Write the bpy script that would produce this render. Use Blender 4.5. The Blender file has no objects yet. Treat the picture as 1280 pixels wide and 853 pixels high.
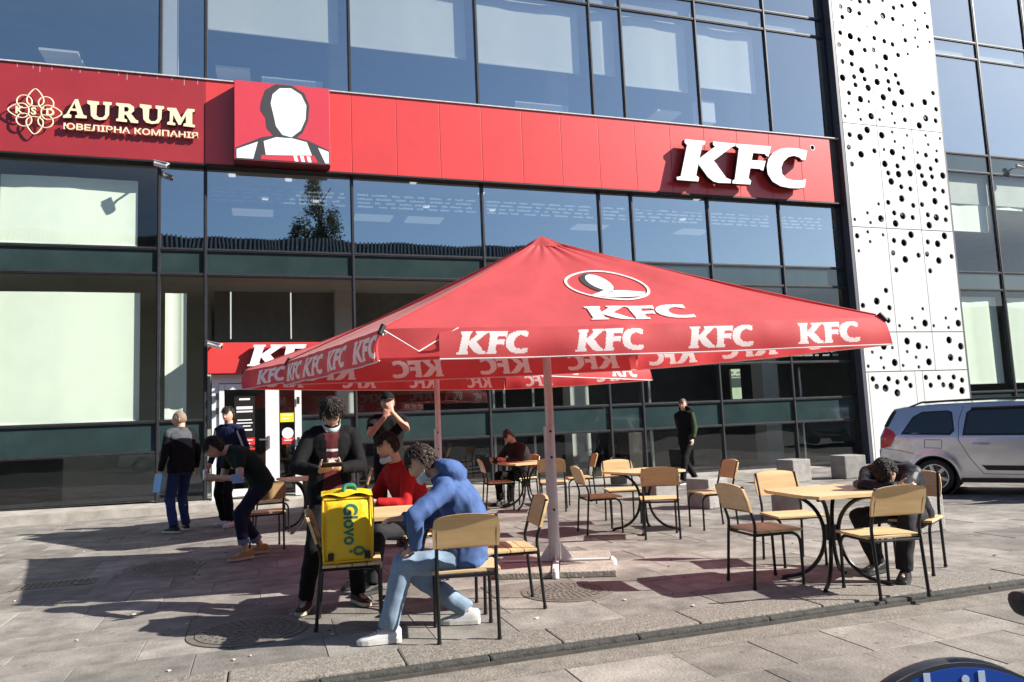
import bpy, bmesh, math, random
from mathutils import Vector, Matrix, Euler, noise as mnoise
from mathutils.geometry import tessellate_polygon
import numpy as np
random.seed(7)
R = math.radians
scene = bpy.context.scene
C = scene.collection

# ---------------------------------------------------------------- camera, sky, sun, exposure
cam_d = bpy.data.cameras.new('camera'); cam = bpy.data.objects.new('camera', cam_d); C.objects.link(cam)
cam_d.sensor_width = 36.0; cam_d.sensor_fit = 'HORIZONTAL'; cam_d.lens = 950.0/1280.0*36.0
cam_d.clip_start = 0.05; cam_d.clip_end = 3000
def cam_matrix(pitch, roll, yaw):
    cy, sy = math.cos(yaw), math.sin(yaw)
    f = Vector((sy*math.cos(pitch), cy*math.cos(pitch), math.sin(pitch)))
    r0 = Vector((cy, -sy, 0)); u0 = r0.cross(f)
    r = math.cos(roll)*r0 + math.sin(roll)*u0; u = -math.sin(roll)*r0 + math.cos(roll)*u0
    return Matrix(((r.x, u.x, -f.x, 0), (r.y, u.y, -f.y, 0), (r.z, u.z, -f.z, 1.40), (0, 0, 0, 1)))
cam.matrix_world = cam_matrix(R(6.12), R(-2.41), R(18.33))
scene.camera = cam

SUN_AZ = Vector((0.885, -0.466)).normalized(); SUN_EL = R(33.3)
to_sun = Vector((SUN_AZ.x*math.cos(SUN_EL), SUN_AZ.y*math.cos(SUN_EL), math.sin(SUN_EL)))
world = bpy.data.worlds.new('World'); scene.world = world; world.use_nodes = True
wn = world.node_tree; wn.nodes.clear()
sky_n = wn.nodes.new('ShaderNodeTexSky'); sky_n.sky_type = 'NISHITA'; sky_n.sun_disc = False
sky_n.sun_elevation = SUN_EL; sky_n.sun_rotation = math.atan2(SUN_AZ.x, SUN_AZ.y)
sky_n.air_density = 1.0; sky_n.dust_density = 0.7; sky_n.ozone_density = 3.0
bg = wn.nodes.new('ShaderNodeBackground'); bg.inputs['Strength'].default_value = 0.066
wo = wn.nodes.new('ShaderNodeOutputWorld')
wn.links.new(sky_n.outputs[0], bg.inputs[0]); wn.links.new(bg.outputs[0], wo.inputs[0])
sun_d = bpy.data.lights.new('sun', 'SUN'); sun_d.energy = 5.0; sun_d.angle = R(0.53); sun_d.color = (1.0, 0.95, 0.87)
sun = bpy.data.objects.new('sun', sun_d); C.objects.link(sun)
sun.rotation_euler = to_sun.to_track_quat('Z', 'Y').to_euler(); sun.location = (20, -15, 25)
scene.view_settings.view_transform = 'Standard'; scene.view_settings.look = 'None'
scene.view_settings.exposure = 1.12; scene.view_settings.gamma = 1.0
scene.view_settings.use_curve_mapping = False
scene.render.engine = 'CYCLES'
scene.cycles.max_bounces = 8; scene.cycles.transparent_max_bounces = 16
scene.cycles.caustics_reflective = False; scene.cycles.caustics_refractive = False

# ---------------------------------------------------------------- materials
MATS = {}
def _new(name):
    m = bpy.data.materials.new(name); m.use_nodes = True
    nt = m.node_tree; nt.nodes.clear()
    out = nt.nodes.new('ShaderNodeOutputMaterial')
    return m, nt, out
def N(nt, t, **kw):
    n = nt.nodes.new(t)
    for k, v in kw.items():
        if k in n.inputs: n.inputs[k].default_value = v
        else: setattr(n, k, v)
    return n
def mat(name, col, rough=0.6, metal=0.0, var=0.0, scale=8.0, bump=0.0, bscale=60.0, coat=0.0, objvar=0.0, transl=0.0,
        col2=None, spec=0.5, detail=5.0, stretch=None, emit=0.0, sheen=0.0, stain=0.0):
    """Principled surface: base colour mottled by noise, optional grain relief, per-object tint, translucency."""
    if name in MATS: return MATS[name]
    m, nt, out = _new(name); L = nt.links.new
    p = N(nt, 'ShaderNodeBsdfPrincipled'); p.inputs['Roughness'].default_value = rough
    p.inputs['Metallic'].default_value = metal; p.inputs['Specular IOR Level'].default_value = spec
    if coat: p.inputs['Coat Weight'].default_value = coat; p.inputs['Coat Roughness'].default_value = 0.05
    if sheen: p.inputs['Sheen Weight'].default_value = sheen
    col = tuple(col)[:3]
    c2 = tuple(col2) if col2 else tuple(max(0, c*(1-var)) for c in col)
    tc = N(nt, 'ShaderNodeTexCoord'); co = tc.outputs['Object']
    if stretch:
        mp = N(nt, 'ShaderNodeMapping'); mp.inputs['Scale'].default_value = stretch; L(co, mp.inputs[0]); co = mp.outputs[0]
    src = None
    if var or col2:
        nz = N(nt, 'ShaderNodeTexNoise'); nz.inputs['Scale'].default_value = scale; nz.inputs['Detail'].default_value = detail
        nz.inputs['Roughness'].default_value = 0.62
        L(co, nz.inputs['Vector'])
        if objvar or True:
            oi = N(nt, 'ShaderNodeObjectInfo'); ad = N(nt, 'ShaderNodeVectorMath', operation='ADD')
            cx = N(nt, 'ShaderNodeVectorMath', operation='SCALE'); cx.inputs[0].default_value = (37, 51, 23)
            L(oi.outputs['Random'], cx.inputs['Scale']); L(co, ad.inputs[0]); L(cx.outputs[0], ad.inputs[1]); L(ad.outputs[0], nz.inputs['Vector'])
        rp = N(nt, 'ShaderNodeValToRGB'); rp.color_ramp.elements[0].position = 0.33; rp.color_ramp.elements[1].position = 0.68
        rp.color_ramp.elements[0].color = (*c2, 1); rp.color_ramp.elements[1].color = (*col, 1)
        L(nz.outputs['Fac'], rp.inputs[0]); src = rp.outputs[0]
    if objvar:
        oi = N(nt, 'ShaderNodeObjectInfo'); mr = N(nt, 'ShaderNodeMapRange')
        mr.inputs['To Min'].default_value = 1-objvar; mr.inputs['To Max'].default_value = 1+objvar
        geo = N(nt, 'ShaderNodeNewGeometry'); add = N(nt, 'ShaderNodeMath', operation='ADD'); fr = N(nt, 'ShaderNodeMath', operation='FRACT')
        L(oi.outputs['Random'], add.inputs[0]); L(geo.outputs['Random Per Island'], add.inputs[1]); L(add.outputs[0], fr.inputs[0])
        L(fr.outputs[0], mr.inputs['Value'])
        hs = N(nt, 'ShaderNodeHueSaturation'); L(mr.outputs[0], hs.inputs['Value'])
        if src: L(src, hs.inputs['Color'])
        else: hs.inputs['Color'].default_value = (*col, 1)
        src = hs.outputs[0]
    if stain and src:
        ge = N(nt, 'ShaderNodeNewGeometry'); n1 = N(nt, 'ShaderNodeTexNoise'); n1.inputs['Scale'].default_value = 0.9; n1.inputs['Detail'].default_value = 7; n1.inputs['Roughness'].default_value = .7
        L(ge.outputs['Position'], n1.inputs['Vector']); r1 = N(nt, 'ShaderNodeMapRange'); r1.inputs['From Min'].default_value = .35; r1.inputs['From Max'].default_value = .62
        r1.inputs['To Min'].default_value = 1-stain; r1.inputs['To Max'].default_value = 1.06; L(n1.outputs['Fac'], r1.inputs['Value'])
        vo = N(nt, 'ShaderNodeTexVoronoi'); vo.inputs['Scale'].default_value = 5.5; L(ge.outputs['Position'], vo.inputs['Vector'])
        r2 = N(nt, 'ShaderNodeMapRange'); r2.inputs['From Min'].default_value = .07; r2.inputs['From Max'].default_value = .11; r2.inputs['To Min'].default_value = .62; r2.inputs['To Max'].default_value = 1.0; L(vo.outputs['Distance'], r2.inputs['Value'])
        mu = N(nt, 'ShaderNodeMath', operation='MULTIPLY'); L(r1.outputs[0], mu.inputs[0]); L(r2.outputs[0], mu.inputs[1])
        vm = N(nt, 'ShaderNodeVectorMath', operation='SCALE'); L(src, vm.inputs[0]); L(mu.outputs[0], vm.inputs['Scale']); src = vm.outputs[0]
    if src: L(src, p.inputs['Base Color'])
    else: p.inputs['Base Color'].default_value = (*col, 1)
    if bump:
        nb = N(nt, 'ShaderNodeTexNoise'); nb.inputs['Scale'].default_value = bscale; nb.inputs['Detail'].default_value = 6
        L(co, nb.inputs['Vector']); b = N(nt, 'ShaderNodeBump'); b.inputs['Strength'].default_value = bump; b.inputs['Distance'].default_value = 0.02
        L(nb.outputs['Fac'], b.inputs['Height']); L(b.outputs[0], p.inputs['Normal'])
    if emit:
        p.inputs['Emission Color'].default_value = (*col, 1); p.inputs['Emission Strength'].default_value = emit
    sh = p.outputs[0]
    if transl:
        t = N(nt, 'ShaderNodeBsdfTranslucent')
        if src: L(src, t.inputs['Color'])
        else: t.inputs['Color'].default_value = (*col, 1)
        mx = N(nt, 'ShaderNodeMixShader'); mx.inputs[0].default_value = transl
        L(p.outputs[0], mx.inputs[1]); L(t.outputs[0], mx.inputs[2]); sh = mx.outputs[0]
    L(sh, out.inputs[0]); MATS[name] = m
    return m
def glass(name, tint, refl, warp=0.0, rough=0.0, gtint=(0.93, 0.96, 1.0)):
    """Coated window glass: a thin reflecting sheet over tinted transparency (angle dependent)."""
    if name in MATS: return MATS[name]
    m, nt, out = _new(name); L = nt.links.new
    tr = N(nt, 'ShaderNodeBsdfTransparent'); tr.inputs[0].default_value = (*tint, 1)
    gl = N(nt, 'ShaderNodeBsdfGlossy'); gl.inputs['Roughness'].default_value = rough; gl.inputs['Color'].default_value = (*gtint, 1)
    lw = N(nt, 'ShaderNodeLayerWeight'); lw.inputs['Blend'].default_value = 0.5
    pw = N(nt, 'ShaderNodeMath', operation='POWER'); pw.inputs[1].default_value = 4.0; L(lw.outputs['Facing'], pw.inputs[0])
    ma = N(nt, 'ShaderNodeMath', operation='MULTIPLY_ADD'); ma.inputs[1].default_value = 0.75; ma.inputs[2].default_value = refl
    L(pw.outputs[0], ma.inputs[0])
    if warp:
        tc = N(nt, 'ShaderNodeTexCoord'); nz = N(nt, 'ShaderNodeTexNoise'); nz.inputs['Scale'].default_value = 0.9; nz.inputs['Detail'].default_value = 1.0
        L(tc.outputs['Object'], nz.inputs['Vector']); b = N(nt, 'ShaderNodeBump'); b.inputs['Strength'].default_value = 1.0; b.inputs['Distance'].default_value = warp
        L(nz.outputs['Fac'], b.inputs['Height']); L(b.outputs[0], gl.inputs['Normal'])
    mx = N(nt, 'ShaderNodeMixShader'); L(ma.outputs[0], mx.inputs[0]); L(tr.outputs[0], mx.inputs[1]); L(gl.outputs[0], mx.inputs[2])
    L(mx.outputs[0], out.inputs[0]); MATS[name] = m
    return m

# ---------------------------------------------------------------- mesh helpers
class MB:
    def __init__(s): s.v = []; s.f = []; s.mi = []; s.m = 0
    def add(s, vs, fs):
        o = len(s.v); s.v += [tuple(v) for v in vs]; s.f += [tuple(i+o for i in f) for f in fs]; s.mi += [s.m]*len(fs); return s
    def box(s, a, b, M=None):
        (x0, y0, z0), (x1, y1, z1) = a, b
        vs = [Vector(p) for p in ((x0,y0,z0),(x1,y0,z0),(x1,y1,z0),(x0,y1,z0),(x0,y0,z1),(x1,y0,z1),(x1,y1,z1),(x0,y1,z1))]
        if M is not None: vs = [M @ v for v in vs]
        return s.add(vs, [(0,3,2,1),(4,5,6,7),(0,1,5,4),(1,2,6,5),(2,3,7,6),(3,0,4,7)])
    def cbox(s, a, b, c=0.01, M=None):
        """box with chamfered edges (rounded slab)"""
        bm = bmesh.new(); bmesh.ops.create_cube(bm, size=1)
        d = [b[i]-a[i] for i in range(3)]; m = [(a[i]+b[i])/2 for i in range(3)]
        for v in bm.verts: v.co = Vector((v.co.x*d[0]+m[0], v.co.y*d[1]+m[1], v.co.z*d[2]+m[2]))
        bmesh.ops.bevel(bm, geom=bm.edges[:], offset=c, segments=2, affect='EDGES', profile=0.6)
        if M is not None: bmesh.ops.transform(bm, matrix=M, verts=bm.verts)
        return s.bm(bm)
    def bm(s, bm):
        bm.verts.index_update(); vs = [v.co.copy() for v in bm.verts]; fs = [[v.index for v in f.verts] for f in bm.faces]
        bm.free(); return s.add(vs, fs)
    def tube(s, path, r, n=8, caps=True, M=None, flat=None):
        P = [Vector(p) for p in path]; k = len(P)
        rs = list(r) if hasattr(r, '__len__') else [r]*k
        T = []
        for i in range(k):
            t = (P[min(i+1, k-1)] - P[max(i-1, 0)]); t.normalize(); T.append(t)
        up = Vector((0, 0, 1)) if abs(T[0].z) < 0.9 else Vector((1, 0, 0))
        u = (up - T[0]*up.dot(T[0])).normalized(); vs = []; fs = []
        for i in range(k):
            u = u - T[i]*u.dot(T[i]); u.normalize(); w = T[i].cross(u)
            for j in range(n):
                a = 2*math.pi*j/n
                q = P[i] + (u*math.cos(a)*(flat[0] if flat else 1) + w*math.sin(a)*(flat[1] if flat else 1))*rs[i]
                vs.append(M @ q if M is not None else q)
        for i in range(k-1):
            for j in range(n): fs.append((i*n+j, i*n+(j+1) % n, (i+1)*n+(j+1) % n, (i+1)*n+j))
        if caps: fs.append(tuple(range(n-1, -1, -1))); fs.append(tuple((k-1)*n+j for j in range(n)))
        return s.add(vs, fs)
    def lathe(s, prof, n=24, axis='Z', c=(0, 0, 0), M=None):
        vs = []; fs = []; k = len(prof)
        for r, h in prof:
            for j in range(n):
                a = 2*math.pi*j/n; x, y = r*math.cos(a), r*math.sin(a)
                q = {'Z': Vector((x, y, h)), 'Y': Vector((x, h, y)), 'X': Vector((h, x, y))}[axis] + Vector(c)
                vs.append(M @ q if M is not None else q)
        for i in range(k-1):
            for j in range(n): fs.append((i*n+j, i*n+(j+1) % n, (i+1)*n+(j+1) % n, (i+1)*n+j))
        fs.append(tuple(range(n-1, -1, -1))); fs.append(tuple((k-1)*n+j for j in range(n)))
        return s.add(vs, fs)
    def prism(s, loops, fn, d0, d1):
        """extrude 2D loops (outer + holes) between depths d0 and d1; fn(x, y, d) -> 3D"""
        L3 = [[Vector((p[0], p[1], 0)) for p in lp] for lp in loops]
        tris = tessellate_polygon(L3); flat = [p for lp in loops for p in lp]; n = len(flat)
        vs = [fn(p[0], p[1], d0) for p in flat] + [fn(p[0], p[1], d1) for p in flat]
        fs = [tuple(t) for t in tris] + [tuple(i+n for i in reversed(t)) for t in tris]
        o = 0
        for lp in loops:
            k = len(lp)
            for i in range(k): fs.append((o+i, o+(i+1) % k, n+o+(i+1) % k, n+o+i))
            o += k
        return s.add(vs, fs)
    def grid(s, fn, nu, nv):
        o = [fn(i/nu, j/nv) for j in range(nv+1) for i in range(nu+1)]
        return s.add(o, [(j*(nu+1)+i, j*(nu+1)+i+1, (j+1)*(nu+1)+i+1, (j+1)*(nu+1)+i) for j in range(nv) for i in range(nu)])
    def mesh(s, name, mats, smooth=False):
        me = bpy.data.meshes.new(name); me.from_pydata(s.v, [], s.f)
        for m in (mats if isinstance(mats, (list, tuple)) else [mats]): me.materials.append(m)
        if any(s.mi): me.polygons.foreach_set('material_index', s.mi)
        bm = bmesh.new(); bm.from_mesh(me); bmesh.ops.recalc_face_normals(bm, faces=bm.faces); bm.to_mesh(me); bm.free()
        if smooth:
            me.polygons.foreach_set('use_smooth', [True]*len(me.polygons))
            if smooth != 'all':
                try: me.set_sharp_from_angle(angle=R(38))
                except Exception: pass
        me.update(); return me
PM = {}
def tag(o, label, cat, group=None, kind=None):
    if label: o['label'] = label
    if cat: o['category'] = cat
    if group: o['group'] = group
    if kind: o['kind'] = kind
    return o
def thing(name, label, cat, loc=(0, 0, 0), rz=0.0, group=None):
    o = bpy.data.objects.new(name, None); o.empty_display_size = 0.1; C.objects.link(o)
    o.location = loc; o.rotation_euler = (0, 0, rz); PM[o] = Matrix.Translation(loc) @ Matrix.Rotation(rz, 4, 'Z')
    return tag(o, label, cat, group)
def part(name, mb, m, parent=None, smooth=False, world=False, label=None):
    me = mb if isinstance(mb, bpy.types.Mesh) else None
    if me is None:
        if world and parent is not None:
            Mi = PM[parent].inverted(); mb.v = [tuple(Mi @ Vector(v)) for v in mb.v]
        me = mb.mesh(name, m, smooth)
    o = bpy.data.objects.new(name, me); C.objects.link(o)
    if parent is not None: o.parent = parent; PM[o] = PM[parent]
    else: PM[o] = Matrix.Identity(4)
    if label: o['label'] = label
    return o
def copy_tree(o, parent=None):
    c = o.copy(); C.objects.link(c); c.parent = parent
    for ch in list(o.children): copy_tree(ch, c)
    return c
def place(o, loc, rz):
    o.location = loc; o.rotation_euler = (0, 0, rz); return o
def text_mesh(body, size, extrude=0.0, offset=0.0, spacing=1.0, align='LEFT'):
    """built-in font lettering as a list of triangles in the XY plane"""
    cu = bpy.data.curves.new('lettering', 'FONT'); cu.body = body; cu.size = size; cu.extrude = extrude; cu.offset = offset
    cu.space_character = spacing; cu.align_x = align; cu.resolution_u = 3
    ob = bpy.data.objects.new('lettering_tmp', cu); C.objects.link(ob)
    dg = bpy.context.evaluated_depsgraph_get(); me = bpy.data.meshes.new_from_object(ob.evaluated_get(dg))
    vs = [v.co.copy() for v in me.vertices]; fs = [tuple(p.vertices) for p in me.polygons]
    bpy.data.objects.remove(ob); bpy.data.curves.remove(cu); bpy.data.meshes.remove(me)
    return vs, fs
KFC=[[(0.285,0.994),(0.834,0.991),(0.809,0.909),(0.744,0.884),(0.638,0.559),(1.085,0.877),(1.035,0.913),(1.032,1.0),(1.659,0.992),(1.631,0.932),(1.538,0.898),(1.019,0.532),(1.333,0.131),(1.455,0.095),(1.436,0.011),(1.117,0.001),(0.971,0.025),(0.831,0.122),(0.598,0.423),(0.518,0.145),(0.59,0.094),(0.565,0.0),(0.006,0.005),(0.0,0.07),(0.109,0.096),(0.332,0.856),(0.271,0.914)],[(1.67,0.992),(2.659,1.001),(2.556,0.735),(2.488,0.758),(2.464,0.798),(2.126,0.8),(2.071,0.616),(2.468,0.627),(2.374,0.375),(2.31,0.392),(2.273,0.416),(2.014,0.413),(1.944,0.168),(2.011,0.105),(1.979,0.012),(1.481,0.01),(1.499,0.084),(1.558,0.111),(1.737,0.88),(1.654,0.934)],[(3.708,0.975),(3.634,0.726),(3.531,0.718),(3.457,0.783),(3.299,0.817),(3.134,0.77),(2.982,0.646),(2.9,0.485),(2.913,0.331),(3.022,0.225),(3.219,0.197),(3.46,0.204),(3.594,0.247),(3.544,0.037),(3.379,0.0),(3.118,-0.009),(2.843,0.02),(2.617,0.125),(2.497,0.305),(2.487,0.492),(2.551,0.684),(2.705,0.849),(2.933,0.963),(3.137,1.002),(3.378,1.011),(3.579,0.99)]]
AUR=[[[(-3.545,7.479),(-3.54,7.53),(-3.492,7.554),(-3.349,7.864),(-3.297,7.869),(-3.202,7.567),(-3.148,7.553),(-3.149,7.502),(-3.337,7.498),(-3.338,7.542),(-3.298,7.565),(-3.318,7.633),(-3.421,7.633),(-3.447,7.567),(-3.406,7.549),(-3.41,7.491)],[(-3.403,7.677),(-3.327,7.677),(-3.356,7.79)]],[[(-3.139,7.862),(-2.94,7.856),(-2.94,7.797),(-2.978,7.781),(-2.983,7.587),(-2.941,7.54),(-2.872,7.546),(-2.832,7.601),(-2.829,7.789),(-2.868,7.804),(-2.868,7.862),(-2.724,7.864),(-2.723,7.812),(-2.762,7.789),(-2.765,7.607),(-2.816,7.512),(-2.927,7.486),(-3.023,7.503),(-3.074,7.563),(-3.088,7.77),(-3.138,7.798)]],[[(-2.648,7.861),(-2.414,7.861),(-2.335,7.81),(-2.328,7.729),(-2.384,7.668),(-2.298,7.552),(-2.255,7.536),(-2.26,7.484),(-2.382,7.486),(-2.468,7.634),(-2.502,7.638),(-2.504,7.56),(-2.453,7.538),(-2.453,7.489),(-2.641,7.496),(-2.641,7.538),(-2.602,7.557),(-2.594,7.792),(-2.645,7.813)],[(-2.504,7.794),(-2.442,7.793),(-2.419,7.753),(-2.441,7.702),(-2.503,7.696)]],[[(-2.23,7.878),(-2.024,7.867),(-2.023,7.808),(-2.063,7.792),(-2.07,7.595),(-2.027,7.545),(-1.955,7.55),(-1.912,7.605),(-1.908,7.796),(-1.948,7.813),(-1.949,7.873),(-1.798,7.87),(-1.798,7.817),(-1.838,7.795),(-1.843,7.61),(-1.897,7.514),(-2.012,7.49),(-2.112,7.51),(-2.164,7.572),(-2.178,7.784),(-2.229,7.813)]],[[(-1.74,7.849),(-1.579,7.855),(-1.484,7.657),(-1.373,7.861),(-1.24,7.86),(-1.243,7.813),(-1.284,7.789),(-1.284,7.549),(-1.233,7.533),(-1.236,7.486),(-1.446,7.495),(-1.443,7.542),(-1.396,7.566),(-1.402,7.715),(-1.496,7.517),(-1.534,7.514),(-1.631,7.71),(-1.642,7.561),(-1.592,7.542),(-1.595,7.499),(-1.738,7.503),(-1.738,7.549),(-1.695,7.573),(-1.69,7.778),(-1.74,7.8)]]]
HOLES=[(15.01,12.27,2),(15.3,12.21,3),(15.63,12.16,2),(15.69,12.51,2),(16.0,12.55,2),(16.47,12.66,2),(16.86,12.49,2),(16.79,12.15,2),(15.04,11.97,2),(16.18,11.96,2),(16.45,12.2,3),(15.52,11.69,3),(14.92,11.51,2),(15.25,11.45,3),(15.54,11.39,2),(14.84,11.16,2),(16.07,11.5,2),(16.41,11.45,2),(16.68,11.68,3),(16.69,11.39,2),(17.14,12.01,1),(17.59,12.21,1),(17.98,12.48,1),(18.02,12.08,2),(17.65,11.95,1),(17.53,11.69,1),(17.16,11.57,2),(18.04,11.63,1),(17.59,11.43,1),(17.2,11.17,1),(16.85,11.1,2),(15.7,11.11,2),(16.0,11.15,2),(15.24,10.98,3),(16.4,10.98,3),(14.9,10.69,2),(15.21,10.65,2),(15.53,10.51,3),(16.05,10.68,2),(16.37,10.64,2),(16.69,10.5,2),(14.86,10.23,3),(15.25,10.3,2),(15.6,10.27,2),(16.02,10.23,3),(16.41,10.29,2),(16.76,10.27,2),(15.27,10.07,2),(15.69,10.03,3),(16.42,10.06,2),(16.85,10.03,3),(15.03,9.82,2),(15.39,9.68,3),(15.67,9.64,1),(16.18,9.81,3),(16.55,9.67,3),(16.83,9.62,1),(17.17,9.69,2),(17.63,9.81,3),(17.97,10.11,2),(14.99,9.53,1),(15.28,9.37,1),(16.15,9.52,1),(16.43,9.37,1),(14.83,9.16,1),(15.7,9.23,3),(15.7,9.23,3),(15.34,9.11,1),(15.98,9.16,1),(16.44,9.36,1),(16.86,9.23,2),(16.49,9.11,1),(18.02,9.64,2),(17.61,9.34,3),(17.96,9.3,2),(17.35,9.11,3),(17.16,9.69,2),(16.15,9.53,1),(14.92,8.65,2),(15.52,8.83,3),(15.26,8.61,3),(14.85,8.3,2),(15.7,8.26,2),(15.24,8.13,3),(14.9,7.84,2),(16.0,8.72,3),(16.37,8.84,1),(16.88,8.79,1),(16.43,8.58,1),(16.03,8.32,1),(16.31,8.27,3),(16.72,8.42,1),(16.68,8.13,2),(16.01,7.92,3),(16.44,7.89,2),(16.1,7.67,2),(16.45,7.66,3),(16.85,7.71,3),(16.17,7.44,3),(16.5,7.31,2),(16.81,7.27,2),(16.47,6.98,3),(16.0,6.85,2),(16.85,6.81,2),(16.17,6.57,2),(16.45,6.5,3),(16.79,6.47,2),(16.18,6.28,3),(17.17,8.71,3),(17.54,8.84,1),(18.05,8.79,1),(17.6,8.58,1),(17.19,8.32,1),(17.48,8.27,2),(17.88,8.42,1),(17.84,8.14,2),(17.18,7.92,3),(17.6,7.89,2),(17.26,7.67,2),(17.62,7.66,2),(18.01,7.72,3),(17.34,7.45,3),(17.66,7.31,2),(17.96,7.27,2),(17.63,6.97,3),(17.16,6.85,2),(18.02,6.81,2),(17.33,6.57,2),(17.62,6.51,3),(17.95,6.46,2),(17.34,6.28,3),(15.67,6.79,1),(15.27,6.53,1),(14.83,6.33,1),(15.34,6.27,1),(15.7,6.39,3),(14.86,5.89,2),(15.22,6.01,1),(15.27,5.75,1),(15.72,5.95,1),(14.87,5.49,1),(16.07,5.81,2),(16.4,5.76,3),(16.67,5.99,3),(16.0,5.47,2),(16.39,5.3,3),(16.86,5.43,2),(16.05,5.01,2),(17.23,5.81,2),(17.57,5.77,3),(17.84,6.0,3),(17.16,5.47,2),(17.55,5.3,3),(18.02,5.43,2),(17.21,5.01,2),(15.64,4.45,2),(15.3,4.16,3),(14.84,4.04,2),(15.7,3.99,2),(15.62,3.65,2),(15.98,3.51,1),(16.43,3.71,1),(16.82,3.97,1),(16.49,3.46,1),(16.85,3.58,3),(17.14,3.51,1),(17.59,3.72,1),(17.98,3.97,1),(17.65,3.46,1),(18.01,3.58,3),(15.0,2.82,1),(15.27,2.67,1),(14.83,2.46,1),(15.33,2.41,1),(15.7,2.54,3),(15.39,2.97,3),(15.67,2.93,1),(16.18,3.1,3),(16.55,2.97,3),(16.82,2.93,1),(16.15,2.82,1),(16.43,2.67,1),(16.85,2.54,3),(15.97,2.46,1),(16.49,2.41,1),(17.15,2.99,3),(17.62,3.12,3),(18.01,2.95,3),(17.61,2.65,3),(17.94,2.6,2),(17.34,2.42,3),(14.94,2.13,2),(15.45,2.12,2),(15.73,2.03,2),(16.02,2.12,2),(15.04,1.93,2),(15.32,1.88,3),(16.15,1.93,2),(15.69,1.75,3),(16.69,2.13,2),(17.14,2.12,2),(17.65,2.12,2),(17.93,2.03,2),(16.83,1.92,2),(17.26,1.92,2),(17.53,1.88,3),(17.89,1.75,3)]
# ---------------------------------------------------------------- shared materials
m_frame = mat('dark_anodised_frame', (0.06, 0.061, 0.066), 0.45, 0.5, var=0.3)
m_glass = glass('clear_facade_glass', (0.90, 0.96, 0.93), 0.085, warp=0.004)
m_glass_up = glass('reflective_facade_glass', (0.95, 0.98, 0.98), 0.46, warp=0.003, gtint=(0.82, 0.93, 1.0))
m_clear = glass('uncoated_glass_face', (0.99, 0.995, 0.99), 0.0)
for n_ in MATS['uncoated_glass_face'].node_tree.nodes:
    if n_.type == 'MATH' and n_.operation == 'MULTIPLY_ADD': n_.inputs[1].default_value = 0.0
m_span = mat('spandrel_glass', (0.034, 0.058, 0.060), 0.06, 0.0, var=0.3, scale=1.2, spec=0.9, coat=0.6)
m_blind = mat('cream_roller_blind', (0.90, 0.92, 0.80), 0.85, var=0.05, scale=3)
m_int = mat('interior_grey_plaster', (0.55, 0.54, 0.50), 0.8, var=0.15, scale=1.5)
m_int_floor = mat('interior_floor_tiles', (0.12, 0.10, 0.085), 0.35, var=0.3, scale=2)
m_int_dark = mat('interior_dark_panel', (0.06, 0.045, 0.04), 0.6, var=0.4, scale=1.5)
m_white = mat('white_paint', (0.80, 0.80, 0.78), 0.4, var=0.05)
m_lamp = mat('ceiling_lamp_diffuser', (1.0, 0.97, 0.9), 0.4, emit=0.45)
m_red = mat('red_cladding_sheet', (0.64, 0.055, 0.053), 0.36, var=0.08, scale=1.3, objvar=0.05, coat=0.25)
m_dred = mat('maroon_cladding_sheet', (0.33, 0.028, 0.036), 0.38, var=0.12, scale=1.5, coat=0.1)
m_flash = mat('pale_flashing', (0.62, 0.6, 0.58), 0.5, var=0.3, scale=20)
m_col = mat('white_cladding_panel', (0.68, 0.68, 0.67), 0.38, var=0.05, scale=0.8)
m_side = mat('shade_toned_pier_side', (0.075, 0.08, 0.105), 0.5, var=0.2, scale=1.5)  # shade on the white pier's side face is painted in as a dark tone
m_black = mat('matt_black', (0.008, 0.008, 0.009), 0.6)
m_sign = mat('white_sign_acrylic', (0.86, 0.86, 0.85), 0.3)
m_cream = mat('cream_sign_acrylic', (0.80, 0.70, 0.48), 0.35)
m_signside = mat('dark_sign_return', (0.02, 0.008, 0.008), 0.4)
m_steel = mat('brushed_steel', (0.55, 0.55, 0.55), 0.35, 0.9, var=0.15, scale=30)
m_slab = mat('granite_paving_slab', (0.305, 0.283, 0.253), 0.78, spec=.3, col2=(0.155, 0.142, 0.128), scale=3.4, bump=0.3, bscale=45, objvar=0.24, detail=9, stain=0.22)
m_slab2 = mat('worn_paving_slab', (0.325, 0.292, 0.255), 0.78, spec=.3, col2=(0.18, 0.160, 0.139), scale=3.0, bump=0.3, bscale=45, objvar=0.2, detail=9, stain=0.3)
m_joint = mat('paving_joint_sand', (0.085, 0.077, 0.07), 0.95, var=0.4, scale=12)
m_asph = mat('street_asphalt', (0.06, 0.058, 0.056), 0.9, var=0.35, scale=3, bump=0.3, bscale=90)
m_kerb = mat('speckled_kerb_granite', (0.28, 0.25, 0.215), 0.8, col2=(0.13, 0.113, 0.095), scale=38, bump=0.5, bscale=70, objvar=0.1)
m_kerbd = mat('grimy_kerb_edge', (0.07, 0.068, 0.062), 0.85, col2=(0.025, 0.025, 0.022), scale=14, bump=0.4, bscale=60)
m_plinth = mat('pale_plinth_stone', (0.42, 0.39, 0.35), 0.7, col2=(0.27, 0.25, 0.22), scale=4, bump=0.2, bscale=50)
m_iron = mat('cast_iron_cover', (0.20, 0.18, 0.155), 0.7, 0.2, var=0.4, scale=25, bump=0.4, bscale=120)
m_lead = mat('dark_window_lettering', (0.55, 0.6, 0.62), 0.5)

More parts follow.
